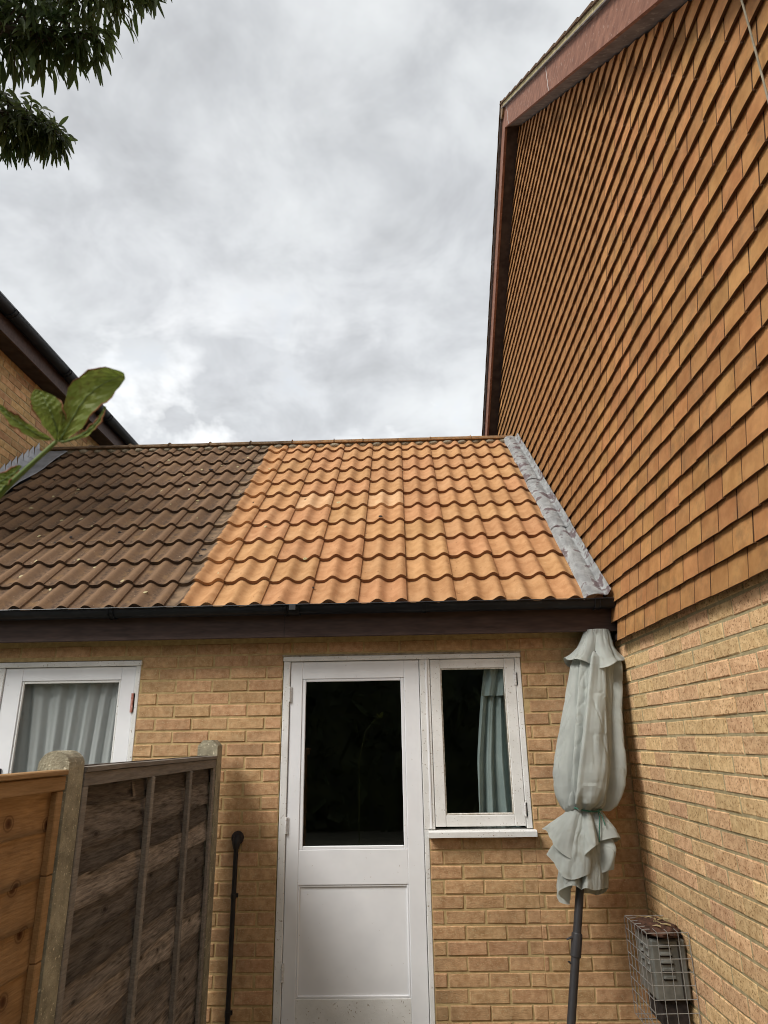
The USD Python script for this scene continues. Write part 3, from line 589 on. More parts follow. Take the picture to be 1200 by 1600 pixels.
obj('glazing_bead', cat_([bx(-3.7215, -3.708, 0.009, 0.022, -1.65, -0.0685, 0.003), bx(-3.108, -3.0945, 0.009, 0.022, -1.65, -0.0685, 0.003), bx(-3.7075, -3.1085, 0.0095, 0.022, -0.084, -0.0685, 0.002)]), 'old_white_paint', D2)
obj('glass_pane', bx(-3.716, -3.10, 0.0225, 0.0265, -1.66, -0.07), 'window_glass', D2)
hinge_at(D2, -3.0042, -0.006, -0.21, 'rusty_hinge', 0.115, 'rusty painted hinge')
obj('handle', cat_([bx(-3.80, -3.765, -0.006, 0.004, -0.62, -0.58, 0.003), tube([(-3.782, -0.03, -0.60), (-3.75, -0.04, -0.60)], 0.007, 8)]), 'black_plastic', D2)
# the dark rooms behind the glass
def room(x0, x1, y0, y1, z0, z1):
    b = bx(x0, x1, y0, y1, z0, z1); fs = [f for f in b.faces if not all(b.vertices[i][1] == y0 for i in f)]
    return trimesh.Trimesh(b.vertices, np.array(fs), process=False)
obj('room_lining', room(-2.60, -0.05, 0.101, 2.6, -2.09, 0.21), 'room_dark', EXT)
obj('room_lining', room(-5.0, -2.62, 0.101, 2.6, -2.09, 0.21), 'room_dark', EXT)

# ------------------------------------------------------------------ curtains
def cloth_sheet(x0, x1, z0, z1, y, folds, amp, seed, pinch=None, nx=90, nz=40):
    P = []
    for z in np.linspace(z1, z0, nz):
        t = (z1 - z) / (z1 - z0); row = []
        for u in np.linspace(0, 1, nx):
            a = x0(t) if callable(x0) else x0; b = x1(t) if callable(x1) else x1
            ph = 2 * math.pi * folds * (u + 0.05 * math.sin(3.1 * t + 5 * u + seed)) + seed
            w = math.sin(ph) + 0.35 * math.sin(2.3 * ph + 1 + 2 * t)
            k = 1.0 if pinch is None else pinch(t)
            d = 0.012 * (fbm(np.array([u * 6, t * 3, seed]), 3, seed) - 0.5)
            row.append((a + (b - a) * u, y + amp * k * w + d, z))
        P.append(row)
    return grid(np.array(P))
nc = thing('net_curtain', 'white net curtain hanging in gathers behind the glass of the left door', 'net curtain', (-3.41, 0.07, -1.7))
obj('cloth', cloth_sheet(-3.80, -3.05, -1.7, -0.02, 0.072, 7, 0.013, 2, nx=140), 'net_cloth', nc, smooth=True)
obj('curtain_wire', tube([(-3.82, 0.072, -0.035), (-3.03, 0.072, -0.035)], 0.003, 6), 'hinge_paint', nc)
cu = thing('curtain', 'grey green curtain gathered at the right side of the small window', 'curtain', (-0.78, 0.12, -1.3))
obj('cloth', cloth_sheet(lambda t: -0.80 - 0.075 * min(1, t * 2.2) ** 0.7 - 0.03 * t, lambda t: -0.655, -1.3, 0.02, 0.088, 3.2, 0.026, 4, pinch=lambda t: 0.55 + 0.6 * t), 'curtain_cloth', cu, smooth=True)
obj('curtain_top', cloth_sheet(lambda t: -0.80 - 0.045 * t, lambda t: -0.66, -0.20, 0.03, 0.056, 2.2, 0.014, 1, nx=60, nz=14), 'curtain_cloth', cu, smooth=True)

# ------------------------------------------------------------------ the tile hung house on the right
HOUSE = thing('tile_hung_house', 'tall house with orange tile hung gable above a pinkish brick wall', 'house', (0.5, 0, -2.1))
RW = obj('brick_wall', bx(0.0, 0.12, -5.0, 7.0, -2.2, 0.16), 'grey_mortar', HOUSE)
pr_ = lambda u, z, d: (-d, u, z)
lay_bricks(RW, [(-4.99, -0.012, -2, 28, -0.335, -0.447)], pr_, 'pink_brick', 23, proud=(0.0036, 0.0018))
# gable: near slope z = .902 y + 4.52, far slope z = -.765 y + 6.045 (underside of the soffit)
near = lambda y: 0.902 * y + 4.521
far = lambda y: -0.765 * y + 6.046
Y_A = (6.046 - 4.521) / (0.902 + 0.765); Z_A = near(Y_A)
Y_N, Y_F = -4.6, 6.3
gab = Polygon([(Y_N, 0.14), (Y_F, 0.14), (Y_F, far(Y_F) - 0.01), (Y_A, Z_A - 0.01), (Y_N, near(Y_N) - 0.01)])
core = prism(gab, lambda u, w, s: (-0.004 + 0.124 * s, u, w))
TH = obj('tile_hanging', core, 'black_rubbery', HOUSE)
obj('house_body', prism(Polygon([(Y_N, -2.2), (Y_F, -2.2), (Y_F, far(Y_F) - 0.02), (Y_A, Z_A - 0.02), (Y_N, near(Y_N) - 0.02)]), lambda u, w, s: (0.121 + 7 * s, u, w)), 'pink_brick_rest', HOUSE)
tiles = []; rng = random.Random(77)
TW, TG, ZB = 0.1625, 0.1143, 0.088
vis = Polygon([(-3.3, ZB - 0.01), (6.2, ZB - 0.01), (Y_F, far(Y_F) - 0.006), (Y_A, Z_A - 0.006), (Y_N, near(Y_N) - 0.006)])
roof_line = lambda y: Z_E + (y - Y_E) / CR * SR if Y_E < y < YR else (Z_E - 0.5 if y <= Y_E else ZR - (y - YR))
row = 0; z = ZB
while z < Z_A:
    off = 0.5 * TW if row % 2 else 0.0
    y = -3.3 + off - TW
    while y < 6.2:
        a, b = y + 0.0023 + rng.uniform(0, .0016), y + TW - 0.0023 - rng.uniform(0, .0016)
        y += TW
        zt = z + TG + 0.035
        if z + TG < roof_line((a + b) / 2) - 0.10: continue
        dzz, dx, tw_, cam_ = rng.uniform(-.0022, .0022), rng.uniform(-.0010, .0010), rng.uniform(-.0016, .0016), rng.uniform(0.0005, 0.0032)
        if rng.random() < 0.03: dzz -= rng.uniform(.002, .007)
        r = sbox(a, z + dzz, b, zt)
        if not vis.contains(r):
            r = r.intersection(vis)
            if r.is_empty or r.geom_type != 'Polygon' or r.area < 0.0012: continue
        z_ref, yc = z, (a + b) / 2
        def fn(u, w, s, z_ref=z_ref, yc=yc, dx=dx, tw_=tw_, cam_=cam_):
            k = (w - z_ref) / TG                                  # 0 at the tail, 1 where the next course covers it
            x = -0.052 + 0.0160 * k + dx + tw_ * (u - yc) / TW * (1 - k) - cam_ * (1 - ((u - yc) / (TW / 2)) ** 2) * (1 - 0.6 * k)
            return (x + 0.0125 * s, u, w)
        pts = list(r.exterior.coords)[:-1]
        if len(pts) == 4 and abs(r.area - (b - a) * (zt - z - dzz)) < 1e-6:      # whole tile: bowed face
            us = np.linspace(a, b, 4); jag = [rng.uniform(-.0012, .0012) for _ in us]
            P = np.array([[fn(u, zz + (j if zz < z + .02 else 0), 0) for u, j in zip(us, jag)] for zz in (z + dzz, z + 0.06, zt)])
            me = shell(P, np.array([0.0125, 0, 0])); me.invert()
        else:
            me = prism(r, fn)
        e = np.array(r.exterior.coords)[:-1]; e[:, 1] = np.minimum(e[:, 1], z + TG)
        tiles.append((seen_area(np.array([fn(u, w, 0) for u, w in e])), me))
    z += TG; row += 1
tiles.sort(key=lambda t: -t[0])
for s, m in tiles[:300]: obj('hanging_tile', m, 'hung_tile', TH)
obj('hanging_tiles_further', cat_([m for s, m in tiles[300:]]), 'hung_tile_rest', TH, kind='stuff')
# timber under the first course
obj('tilting_fillet', bx(-0.030, -0.0045, -4.6, 6.2, 0.105, 0.135), 'dark_soffit', HOUSE)
# verge: bargeboards, soffit, mortar, undercloak, tile ends
XO = -0.18
def sloped(y0, y1, line, lo, hi, x0, x1):
    P = Polygon([(y0, line(y0) + lo), (y1, line(y1) + lo), (y1, line(y1) + hi), (y0, line(y0) + hi)])
    return prism(P, lambda u, w, s: (x0 + (x1 - x0) * s, u, w))
def miter(line0, lo, hi, y_end, x0, x1):
    """board from y_end up to the apex, cut plumb there"""
    return sloped(y_end, Y_A, line0, lo, hi, x0, x1)
BBH = 0.245
B1 = obj('bargeboard', miter(near, 0.0, BBH, Y_N, XO, XO + 0.024), 'red_timber', HOUSE, label='weathered reddish brown bargeboard on the near slope')
for yj in (-0.62, 0.75): obj('board_joint', sloped(yj - 0.002, yj + 0.002, near, 0.004, BBH - 0.004, XO - 0.0012, XO), 'old_white_paint', B1)
obj('bargeboard', miter(far, 0.0, BBH, Y_F, XO, XO + 0.024), 'red_timber', HOUSE)
obj('soffit', miter(near, 0.008, 0.020, Y_N, XO + 0.0245, -0.006), 'grey_soffit', HOUSE)
obj('soffit', miter(far, 0.008, 0.020, Y_F, XO + 0.0245, -0.006), 'dark_soffit', HOUSE)
obj('undercloak', cat_([miter(near, BBH + 0.002, BBH + 0.014, Y_N, XO - 0.022, 0.1), miter(far, BBH + 0.002, BBH + 0.014, Y_F, XO - 0.022, 0.1)]), 'grey_soffit', HOUSE)
obj('verge_mortar', cat_([miter(near, BBH + 0.015, BBH + 0.058, Y_N, XO - 0.016, 0.1), miter(far, BBH + 0.015, BBH + 0.058, Y_F, XO - 0.016, 0.1)]), 'verge_mortar', HOUSE)
RF = obj('roof', cat_([miter(near, BBH + 0.059, BBH + 0.066, Y_N, XO - 0.004, 7.1), miter(far, BBH + 0.059, BBH + 0.066, Y_F, XO - 0.004, 7.1)]), 'weathered_roof_tile', HOUSE)
for line, y_e, sg in ((near, Y_N, 1), (far, Y_F, -1)):
    sl = abs(line(1) - line(0)); cs = 1 / math.hypot(1, sl); d = 0.315 * cs; n = int(abs(Y_A - y_e) / d)
    for i in range(n + 1):
        ya, yb = Y_A - sg * (i + 1) * d, Y_A - sg * i * d + sg * 0.02
        z0_, z1_ = line(ya) + BBH + 0.088, line(yb) + BBH + 0.070
        P = Polygon([(ya, z0_ - 0.022), (yb, z1_ - 0.014), (yb, z1_), (ya, z0_)])
        obj('verge_tile', prism(P, lambda u, w, s: (XO - 0.030 + 0.42 * s, u, w)), 'weathered_roof_tile', RF)
obj('ridge_tile', tube([(x, Y_A, Z_A + BBH - 0.01) for x in (XO - 0.02, 2, 7.1)], 0.085, 14), 'ridge_dirty', RF, smooth=40)
# telephone cable down the gable
cb = thing('cable', 'thin grey cable running straight down over the hung tiles', 'cable', (-0.1, -2.595, -1.0))
obj('wire', tube([(-0.092 - 0.006 * math.sin(z * 3), -2.595 + 0.004 * math.sin(z * 2.2), z) for z in np.linspace(-1.0, near(-2.6) - 0.01, 30)], 0.0036, 8), 'post_concrete_plain', cb, smooth=40)

# ------------------------------------------------------------------ the neighbouring house on the left
NB = thing('neighbouring_house', 'brick house at the far left with a black gutter and brown fascia', 'house', (-6, 3, -2.1))
NW = obj('brick_wall', bx(XL - 0.12, XL, -0.2, 9.0, -2.2, 3.13), 'grey_mortar', NB)
lay_bricks(NW, [(0.4, 5.0, -42, -10, 0.05, 0.1625)], lambda u, z, d: (XL + d, u, z), 'neighbour_brick', 31, proud=(0.005, 0.002))
obj('house_body', bx(XL - 6, XL - 0.121, -0.2, 9.0, -2.2, 3.13), 'pink_brick_rest', NB)
obj('fascia_board', bx(-4.92, -4.895, -0.5, 9.2, 3.12, 3.33, 0.003), 'brown_timber', NB)
obj('soffit', bx(XL - 0.05, -4.9205, -0.5, 9.2, 3.131, 3.143), 'dark_soffit', NB)
gutter('gutter', 'y', -0.5, 9.2, -4.832, 3.312, 0.066, NB, 'black_plastic', [(0.85 + 1.05 * k, 0.045) for k in range(6)])
nr = obj('roof', (np.array([(-4.83, -0.5, 3.36), (-4.83, 9.2, 3.36), (-8.2, 9.2, 6.0), (-8.2, -0.5, 6.0), (-11.2, 9.2, 3.2), (-11.2, -0.5, 3.2)]), np.array([(0, 1, 2), (0, 2, 3), (3, 2, 4), (3, 4, 5)])), 'weathered_roof_tile', NB)

# ------------------------------------------------------------------ folded parasol leaning in the corner
AX_T, AX_B = np.array([-0.135, -0.11, 0.17]), np.array([-0.622, -0.42, -2.10])
def axis(z):
    t = (AX_T[2] - z) / (AX_T[2] - AX_B[2]); return AX_T + (AX_B - AX_T) * t
PA = thing('folded_parasol', 'folded pale grey garden parasol tied with cord and leaning in the corner', 'parasol', tuple(AX_B))
obj('pole', tube([axis(z) for z in np.linspace(-2.1, 0.10, 12)], 0.021, 14), 'pole_metal', PA, smooth=40)
co = axis(-1.44)
obj('pole_collar', tube([axis(z) for z in (-1.50, -1.495, -1.40, -1.395)], [0.023, 0.027, 0.027, 0.023], 14), 'pole_metal', PA, smooth=40)
hk = [co + np.array(q) for q in ((-0.024, -0.012, 0.03), (-0.05, -0.014, 0.02), (-0.056, -0.014, -0.03), (-0.05, -0.014, -0.075), (-0.036, -0.014, -0.085))]
obj('crank_hook', tube(hk, 0.006, 8), 'pole_metal', PA, smooth=40)
def canopy(zs, rx, ry, pleat, seed, nth=150, cx=None, hem=0.0, twist=0.0, wr=0.006):
    P = []
    for i, z in enumerate(zs):
        row = []
        for th in np.linspace(0, 2 * math.pi, nth):
            t = i / (len(zs) - 1); zz = z + (hem * (0.6 * math.sin(3 * th + seed) + 0.4 * math.sin(5 * th + 2 * seed)) * t if hem else 0)
            a = axis(zz) + (np.array([cx(z), 0, 0]) if cx else 0)
            k = 1 + pleat(th + twist * t, t)
            q = np.array([math.cos(th) * 1.6, math.sin(th) * 1.6, zz * 1.3 + seed])
            q2 = np.array([th * 1.1 + 2.2 * zz, zz * 5 + 1.5 * math.sin(th), seed * 1.0])
            d = wr * 4 * (fbm(q * 2.0, 3, seed) - 0.5) - wr * 0.7 * max(0, 1 - abs(noise(q2 * 2.1, seed + 1) - 0.5) * 9)
            r1, r2 = np.interp(z, *rx) * k + d, np.interp(z, *ry) * k + d
            row.append((a[0] + r1 * math.cos(th), a[1] + r2 * math.sin(th), zz))
        P.append(row)
    return np.array(P)
def tri(x, p=1.0):
    """sharp-crested fold"""
    return 1 - 2 * abs(math.sin(x)) ** p
def creases(spec):
    """soft rolls of cloth parted by sharp valleys: (angle, depth, soft side, sharp side, drift with height)"""
    def f(th, t):
        k = 0.0
        for a0, dep, w1, w2, dr in spec:
            d = (th - a0 - dr * t + math.pi) % (2 * math.pi) - math.pi
            w = w1 if d < 0 else w2
            k -= dep * math.exp(-abs(d / w) ** 1.2) - 0.35 * dep * math.exp(-((d - 1.6 * w2) / (1.8 * w2)) ** 2) * (1 if d > 0 else 0)
        return k
    return f
D2R = math.pi / 180
cr1 = creases([(-150 * D2R, 0.26, 0.42, 0.08, 0.30), (-112 * D2R, 0.34, 0.50, 0.07, -0.28), (-62 * D2R, 0.36, 0.08, 0.42, 0.26), (-25 * D2R, 0.28, 0.40, 0.08, -0.15), (25 * D2R, 0.2, 0.4, 0.1, 0), (90 * D2R, 0.2, 0.4, 0.1, 0), (150 * D2R, 0.2, 0.4, 0.12, 0)])
def body_p(th, t):
    g = max(0.0, (t - 0.74) / 0.26)
    return cr1(th, t) * (1 - 0.3 * g) + 0.06 + 0.10 * g * math.sin(9 * th + 2 + 2 * math.sin(3 * th)) + 0.07 * g * g * math.sin(17 * th + 1)
zb = [-0.825, -0.815, -0.805, -0.785, -0.75, -0.70, -0.64, -0.55, -0.42, -0.27, -0.05, 0.0, 0.03]
rxb = [0.078, 0.084, 0.108, 0.140, 0.160, 0.174, 0.180, 0.174, 0.163, 0.147, 0.138, 0.125, 0.080]
ryb = [0.076, 0.084, 0.105, 0.130, 0.142, 0.150, 0.150, 0.142, 0.130, 0.112, 0.092, 0.08, 0.05]
hang = lambda th: -0.045 * math.exp(-((th - math.pi * 1.03) / 0.5) ** 2) - 0.03 * math.exp(-((th - math.pi * 1.85) / 0.4) ** 2)
P = canopy(np.concatenate([np.linspace(0.03, -0.70, 46), np.linspace(-0.71, -0.825, 22)]), (zb, rxb), (zb, ryb), body_p, 3, nth=220, wr=0.006)
ths = np.linspace(0, 2 * math.pi, 220); tt = np.linspace(0, 1, P.shape[0])
P[:, :, 2] += np.array([[hang(th) * (max(0, (t - 0.6) / 0.34) if t < 0.94 else max(0, (1 - t) / 0.06)) for th in ths] for t in tt])
cp = obj('canopy', shell(P, np.zeros(3) + [0, 0, 0.0015]), 'parasol_cloth', PA, smooth=60)
# vent cap at the top: two flaps parted by the cord
capc = creases([(-100 * D2R, 0.50, 0.30, 0.22, 0.0), (80 * D2R, 0.4, 0.4, 0.3, 0.0), (-40 * D2R, 0.18, 0.3, 0.12, 0.0), (-150 * D2R, 0.15, 0.12, 0.3, 0.0)])
zc_, rc_, rcy = [-0.06, -0.03, 0.0, 0.06, 0.165], [0.195, 0.178, 0.150, 0.110, 0.075], [0.125, 0.112, 0.095, 0.075, 0.055]
P = canopy(np.linspace(0.165, -0.030, 22), (zc_, rc_), (zc_, rcy), lambda th, t: t * capc(th, t) + 0.05 * t * math.sin(5 * th + 1), 8, nth=200, wr=0.005)
P[:, :, 2] += np.array([[t ** 3 * (0.030 * math.cos(2 * (th - 0.1)) + 0.012 * math.sin(5 * th)) for th in ths[:0].tolist() or np.linspace(0, 2 * math.pi, 200)] for t in np.linspace(0, 1, 22)])
obj('vent_cap', shell(P, np.zeros(3) + [0, 0, 0.0015]), 'parasol_cloth', PA, smooth=60)
# the skirt below the cord: ruffled layers, each with its own hem
def skirt(z0, z1, prof, flat, folds, amp, seed, m, hem):
    zs, rs = prof; R3 = random.Random(seed); sp = []
    for i in range(folds):
        sp.append((2 * math.pi * (i + R3.uniform(-.28, .28)) / folds + seed, amp * R3.uniform(.6, 1.25), R3.uniform(.16, .34), R3.uniform(.10, .2), R3.uniform(-.5, .5)))
    c_ = creases(sp); n = 30
    P = canopy(np.linspace(z0, z1, n), (zs, rs), (zs, [r * flat for r in rs]), lambda th, t: c_(th, t) * min(1, 0.25 + 1.1 * t) + 0.05, seed, nth=220, wr=0.008)
    P[:, :, 2] += np.array([[t ** 1.5 * hem * (0.6 * math.sin(2 * th + seed * 1.7) + 0.5 * math.sin(3 * th + seed) + 0.9 * c_(th, 1) / amp * 0.5) for th in ths] for t in np.linspace(0, 1, n)])
    obj('skirt', shell(P, np.zeros(3) + [0, 0, 0.0015]), m, PA, smooth=60)
skirt(-0.815, -0.985, ([-1.10, -0.985, -0.93, -0.88, -0.84, -0.815], [0.19, 0.180, 0.160, 0.130, 0.096, 0.076]), 0.8, 7, 0.46, 5, 'parasol_cloth', 0.055)
skirt(-0.82, -1.10, ([-1.25, -1.10, -1.00, -0.92, -0.85, -0.82], [0.150, 0.150, 0.146, 0.118, 0.082, 0.068]), 0.8, 6, 0.52, 12, 'parasol_cloth', 0.075)
skirt(-0.82, -1.195, ([-1.32, -1.25, -1.10, -0.95, -0.85, -0.82], [0.125, 0.128, 0.118, 0.095, 0.07, 0.06]), 0.85, 5, 0.50, 21, 'parasol_cloth', 0.06)
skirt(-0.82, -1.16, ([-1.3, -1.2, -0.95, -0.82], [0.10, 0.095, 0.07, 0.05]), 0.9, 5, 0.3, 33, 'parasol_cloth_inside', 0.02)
a = axis(-0.820)
ring = [(a[0] + 0.090 * math.cos(t), a[1] + 0.084 * math.sin(t), a[2] + 0.010 * math.sin(t * 2 + 1)) for t in np.linspace(0, 2 * math.pi, 40)]
cd = obj('tie_cord', tube(ring, 0.0045, 6, False), 'green_cord', PA, smooth=40)
fa = np.array([a[0] + 0.045, a[1] - 0.083, a[2]])
obj('cord_end', tube([fa, fa + [0.004, -0.012, -0.04], fa + [-0.01, -0.03, -0.10], fa + [-0.018, -0.035, -0.155]], 0.003, 6), 'green_cord', cd, smooth=40)
obj('cord_end', tube([fa, fa + [0.016, -0.014, -0.03], fa + [0.022, -0.035, -0.075]], 0.003, 6), 'green_cord', cd, smooth=40)
a = axis(0.02)
obj('top_cord', tube([(a[0] + 0.078 * math.cos(t), a[1] + 0.058 * math.sin(t), a[2] + 0.01) for t in np.linspace(0, 2 * math.pi, 30)], 0.003, 6, False), 'pole_metal', PA, smooth=40)

# ------------------------------------------------------------------ boiler flue and its wire guard
FL = thing('boiler_flue', 'grey metal boiler flue terminal with louvre slots on the brick wall', 'flue', (-0.01, -0.42, -1.65))
fx0, fx1, fy0, fy1, fz0, fz1 = -0.175, -0.012, -0.545, -0.32, -1.625, -1.375
hb = obj('housing', bx(fx0, fx1, fy0, fy1, fz0, fz1, 0.008), 'flue_metal', FL)
obj('flange', bx(fx0 - 0.006, -0.008, fy0 + 0.03, fy1 - 0.02, fz1, fz1 + 0.012, 0.004), 'black_soot', FL)
obj('lower_trunk', bx(fx0 + 0.02, fx1 - 0.02, fy0 + 0.02, fy1 - 0.02, -1.73, fz0 - 0.001, 0.004), 'black_soot', FL)
obj('side_seam', bx(-0.050, -0.046, fy0 - 0.003, fy0 + 0.001, fz0 + 0.01, fz1 - 0.006), 'black_soot', FL)
def louvre(c, along, out, w=0.062, h=0.012):
    c, along, out = map(np.array, (c, along, out)); pts = []
    for s in (-1, 1):
        for e, zz, o in ((1.0, 0.0, 0.001), (0.85, h, 0.001), (0.85, 0.0, 0.011), (0.75, h * 0.6, 0.010)):
            pts.append(c + along * s * w / 2 * e + out * o + np.array([0, 0, zz]))
    return trimesh.convex.convex_hull(np.array(pts))
for i in range(5):
    obj('louvre', louvre((-0.112 + 0.002 * i, fy0, -1.405 - 0.032 * i), (1, 0, 0), (0, -1, 0)), 'flue_metal', hb)
    obj('louvre_slot', bx(-0.141 + 0.002 * i, -0.083 + 0.002 * i, fy0 - 0.0022, fy0 - 0.001, -1.414 - 0.032 * i, -1.4055 - 0.032 * i), 'black_soot', hb)
for j, yy in enumerate((-0.485, -0.395)):
    for i in range(4):
        obj('louvre', louvre((fx0, yy, -1.42 - 0.032 * i), (0, 1, 0), (-1, 0, 0), 0.055), 'flue_metal', hb)
        obj('louvre_slot', bx(fx0 - 0.0022, fx0 - 0.001, yy - 0.026, yy + 0.026, -1.429 - 0.032 * i, -1.4205 - 0.032 * i), 'black_soot', hb)
GU = thing('flue_guard', 'galvanised wire basket guard fixed round the boiler flue', 'wire guard', (-0.01, -0.42, -1.75))
gx0, gx1, gy0, gy1, gz0, gz1 = -0.207, -0.010, -0.600, -0.275, -1.76, -1.333
wr_ = 0.0017; J = random.Random(3)
def wire(name, pts): obj(name, tube(pts, wr_, 6), 'wire_metal', GU, smooth=40)
nzr = [gz1 - 0.0535 * i for i in range(9)]
for zz in nzr:
    wire('cross_wire', [(gx1, gy0, zz), (gx0, gy0, zz + J.uniform(-.003, .003)), (gx0, gy0, zz), (gx0, gy1, zz)])
for i in range(5):
    x = gx0 + (gx1 - gx0) * i / 4
    wire('upright_wire', [(x, gy0 - 0.003, gz1), (x, gy0 - 0.003, gz0)])
    if i < 4: wire('top_wire_end', [(x, gy0 - 0.003, gz1 + 0.002), (x + 0.002, gy0 + 0.05 + J.uniform(-.02, .01), gz1 + 0.004)])
for i in range(1, 7):
    y = gy0 + (gy1 - gy0) * i / 6
    wire('upright_wire', [(gx0 - 0.003, y, gz1), (gx0 - 0.003, y, gz0)])
    wire('top_wire_end', [(gx0, y, gz1 + 0.002), (gx0 + 0.028 + J.uniform(0, .015), y, gz1 + 0.003)])
wire('cross_wire', [(gx0, gy1, gz1), (gx1, gy1, gz1)])
for y in np.linspace(gy0, gy1, 6): wire('base_wire', [(gx0, y, gz0), (gx1, y, gz0)])
wire('corner_wire', [(gx1, gy0, gz1 - 0.01), (gx1 + 0.003, gy0, gz0)])
# rotted leaves heaped on the flue, with a few dry ones
hp = trimesh.creation.icosphere(3, 1.0); v = hp.vertices * [0.098, 0.155, 0.032] * (1 + 0.5 * (fbm(hp.vertices * 3, 3, 2) - 0.5))[:, None]
v[:, 2] = np.maximum(v[:, 2], -0.012)
LI = thing('leaf_litter', 'dark rotted leaf litter with a few dry leaves lying on top of the flue', 'leaf litter', (-0.105, -0.43, -1.36))
obj('mulch', trimesh.Trimesh(v + [-0.105, -0.435, -1.352], hp.faces, process=False), 'rotten_litter', LI, smooth=60, kind='stuff')
for i in range(9):
    c = np.array([-0.105 + J.uniform(-.07, .07), -0.44 + J.uniform(-.10, .09), -1.322]); an = J.uniform(0, 6.28); l, w = J.uniform(.018, .03), J.uniform(.004, .008)
    d, e = np.array([math.cos(an), math.sin(an), 0]), np.array([-math.sin(an), math.cos(an), 0])
    Pq = np.array([[c - d * l - 0 * e, c - d * l], [c - e * w + [0, 0, .004], c + e * w + [0, 0, .006]], [c + d * l, c + d * l + [0, 0, .005]]])
    obj('dry_leaf', shell(Pq, np.array([0, 0, 0.0012])), 'dead_leaf', LI)

# ------------------------------------------------------------------ waste pipe on the wall
WP = thing('waste_pipe', 'thin black waste pipe climbing the wall left of the white door', 'pipe', (-2.306, -0.03, -2.1))
obj('pipe', tube([(-2.307, -0.032, z) for z in np.linspace(-2.1, -1.03, 8)], 0.0135, 12), 'black_rubbery', WP, smooth=40)
obj('elbow', cat_([tube([(-2.306, -0.034, -1.03), (-2.306, -0.036, -1.0), (-2.306, -0.02, -0.978), (-2.306, 0.02, -0.975)], [0.016, 0.024, 0.024, 0.024], 14)]), 'black_rubbery', WP, smooth=40)
sp = trimesh.creation.icosphere(3, 1.0)
obj('sealing_collar', trimesh.Trimesh(sp.vertices * [0.037, 0.016, 0.037] * (1 + 0.1 * (fbm(sp.vertices * 3, 3, 1) - 0.5))[:, None] + [-2.305, -0.012, -0.975], sp.faces, process=False), 'black_soot', WP, smooth=60)
for z in (-1.27, -1.83):
    obj('pipe_clip', cat_([tube([(-2.307, -0.032, z - 0.012), (-2.307, -0.032, z + 0.012)], 0.0165, 12), bx(-2.327, -2.287, -0.018, -0.007, z - 0.01, z + 0.01)]), 'black_rubbery', WP)

# ------------------------------------------------------------------ fence
FX = -2.42                                                  # face of the panels
def post(yc, xc, w, d, ztop, label, round_top):
    t = thing('fence_post', label, 'fence post', (xc, yc, -2.1), 'concrete fence posts')
    if round_top:
        an = np.linspace(0, math.pi, 11); prof = [(-w / 2, -2.1)] + [(-w / 2 * math.cos(q), ztop - w / 2 + w / 2 * math.sin(q)) for q in an] + [(w / 2, -2.1)]
    else:
        prof = [(-w / 2, -2.1), (-w / 2, ztop - 0.03), (-w / 2 + 0.03, ztop), (w / 2 - 0.03, ztop), (w / 2, ztop - 0.03), (w / 2, -2.1)]
    b = 0.006
    sm = prism(Polygon(prof), lambda u, z, s: (xc + u, yc - d / 2 + d * s, z)).subdivide().subdivide()
    v = np.array(sm.vertices); v += (fbm(v * 40, 3, 4)[:, None] - 0.5) * 0.004 * np.sign(v - [xc, yc, 0]) * [1, 1, 0]
    obj('shaft', trimesh.Trimesh(v, sm.faces, process=False), 'post_concrete', t)
    return t
post(-0.145, -2.463, 0.115, 0.105, -0.437, 'pebbly concrete fence post standing against the brick wall', False)
post(-1.935, -2.463, 0.105, 0.11, -0.470, 'round topped concrete fence post between the dark and the new panel', True)
def board(y0, y1, z0, z1, x_top, x_bot, th, seed, amp):
    """a lapped board: thin at the top, its lower edge waney"""
    n = 22; rg = np.linspace(y0, y1, n); P = []
    lo = [z0 + amp * (fbm(np.array([y * 3.2, seed * 5.3, 0.0]), 3, seed) - 0.5) * 2 for y in rg]
    ou = [0.006 * (fbm(np.array([y * 2.2, seed * 3.1, 4.0]), 2, seed) - 0.5) for y in rg]
    P = np.array([[(x_bot + o, y, l) for y, l, o in zip(rg, lo, ou)], [(x_bot + o + 0.001, y, l + 0.012) for y, l, o in zip(rg, lo, ou)], [(x_top, y, z1) for y in rg]])
    m = shell(P, np.array([-th, 0, 0])); m.invert(); return m
OP = thing('wooden_fence', 'old dark weathered lapped fence panel between the two concrete posts', 'fence panel', (FX, -1.04, -2.1))
pa, pz = -1.875, -0.20
zz = -0.565; i = 0
while zz > -2.0:
    h = [0.098, 0.115, 0.09, 0.108][i % 4]
    obj('board', board(pa, pz, zz - h, zz + 0.045, FX - 0.038, FX - 0.013, 0.010, 100 + i, 0.030), 'old_board', OP, smooth=40)
    zz -= h; i += 1
def wavy_bar(y0, y1, z0, z1, x0, x1, seed, amp=0.003):
    n = 12; ys = np.linspace(y0, y1, n); o = [amp * (noise(np.array([y * 5, seed, 0.5]), seed) - 0.5) for y in ys]
    P = np.array([[(x1, y, z0 + q), (x1, y, z1 + q), (x0, y, z1 + q), (x0, y, z0 + q), (x1, y, z0 + q)] for y, q in zip(ys, o)])
    m = grid(P); e = [bx(x0, x1, y0, y0 + 0.001, z0 + o[0], z1 + o[0]), bx(x0, x1, y1 - 0.001, y1, z0 + o[-1], z1 + o[-1])]
    return cat_([m] + e)
obj('top_rail', wavy_bar(pa, pz, -0.585, -0.542, FX - 0.008, FX + 0.012, 1), 'grey_batten', OP)
obj('capping', wavy_bar(pa, pz, -0.540, -0.524, FX - 0.05, FX + 0.018, 2, 0.006), 'grey_batten', OP)
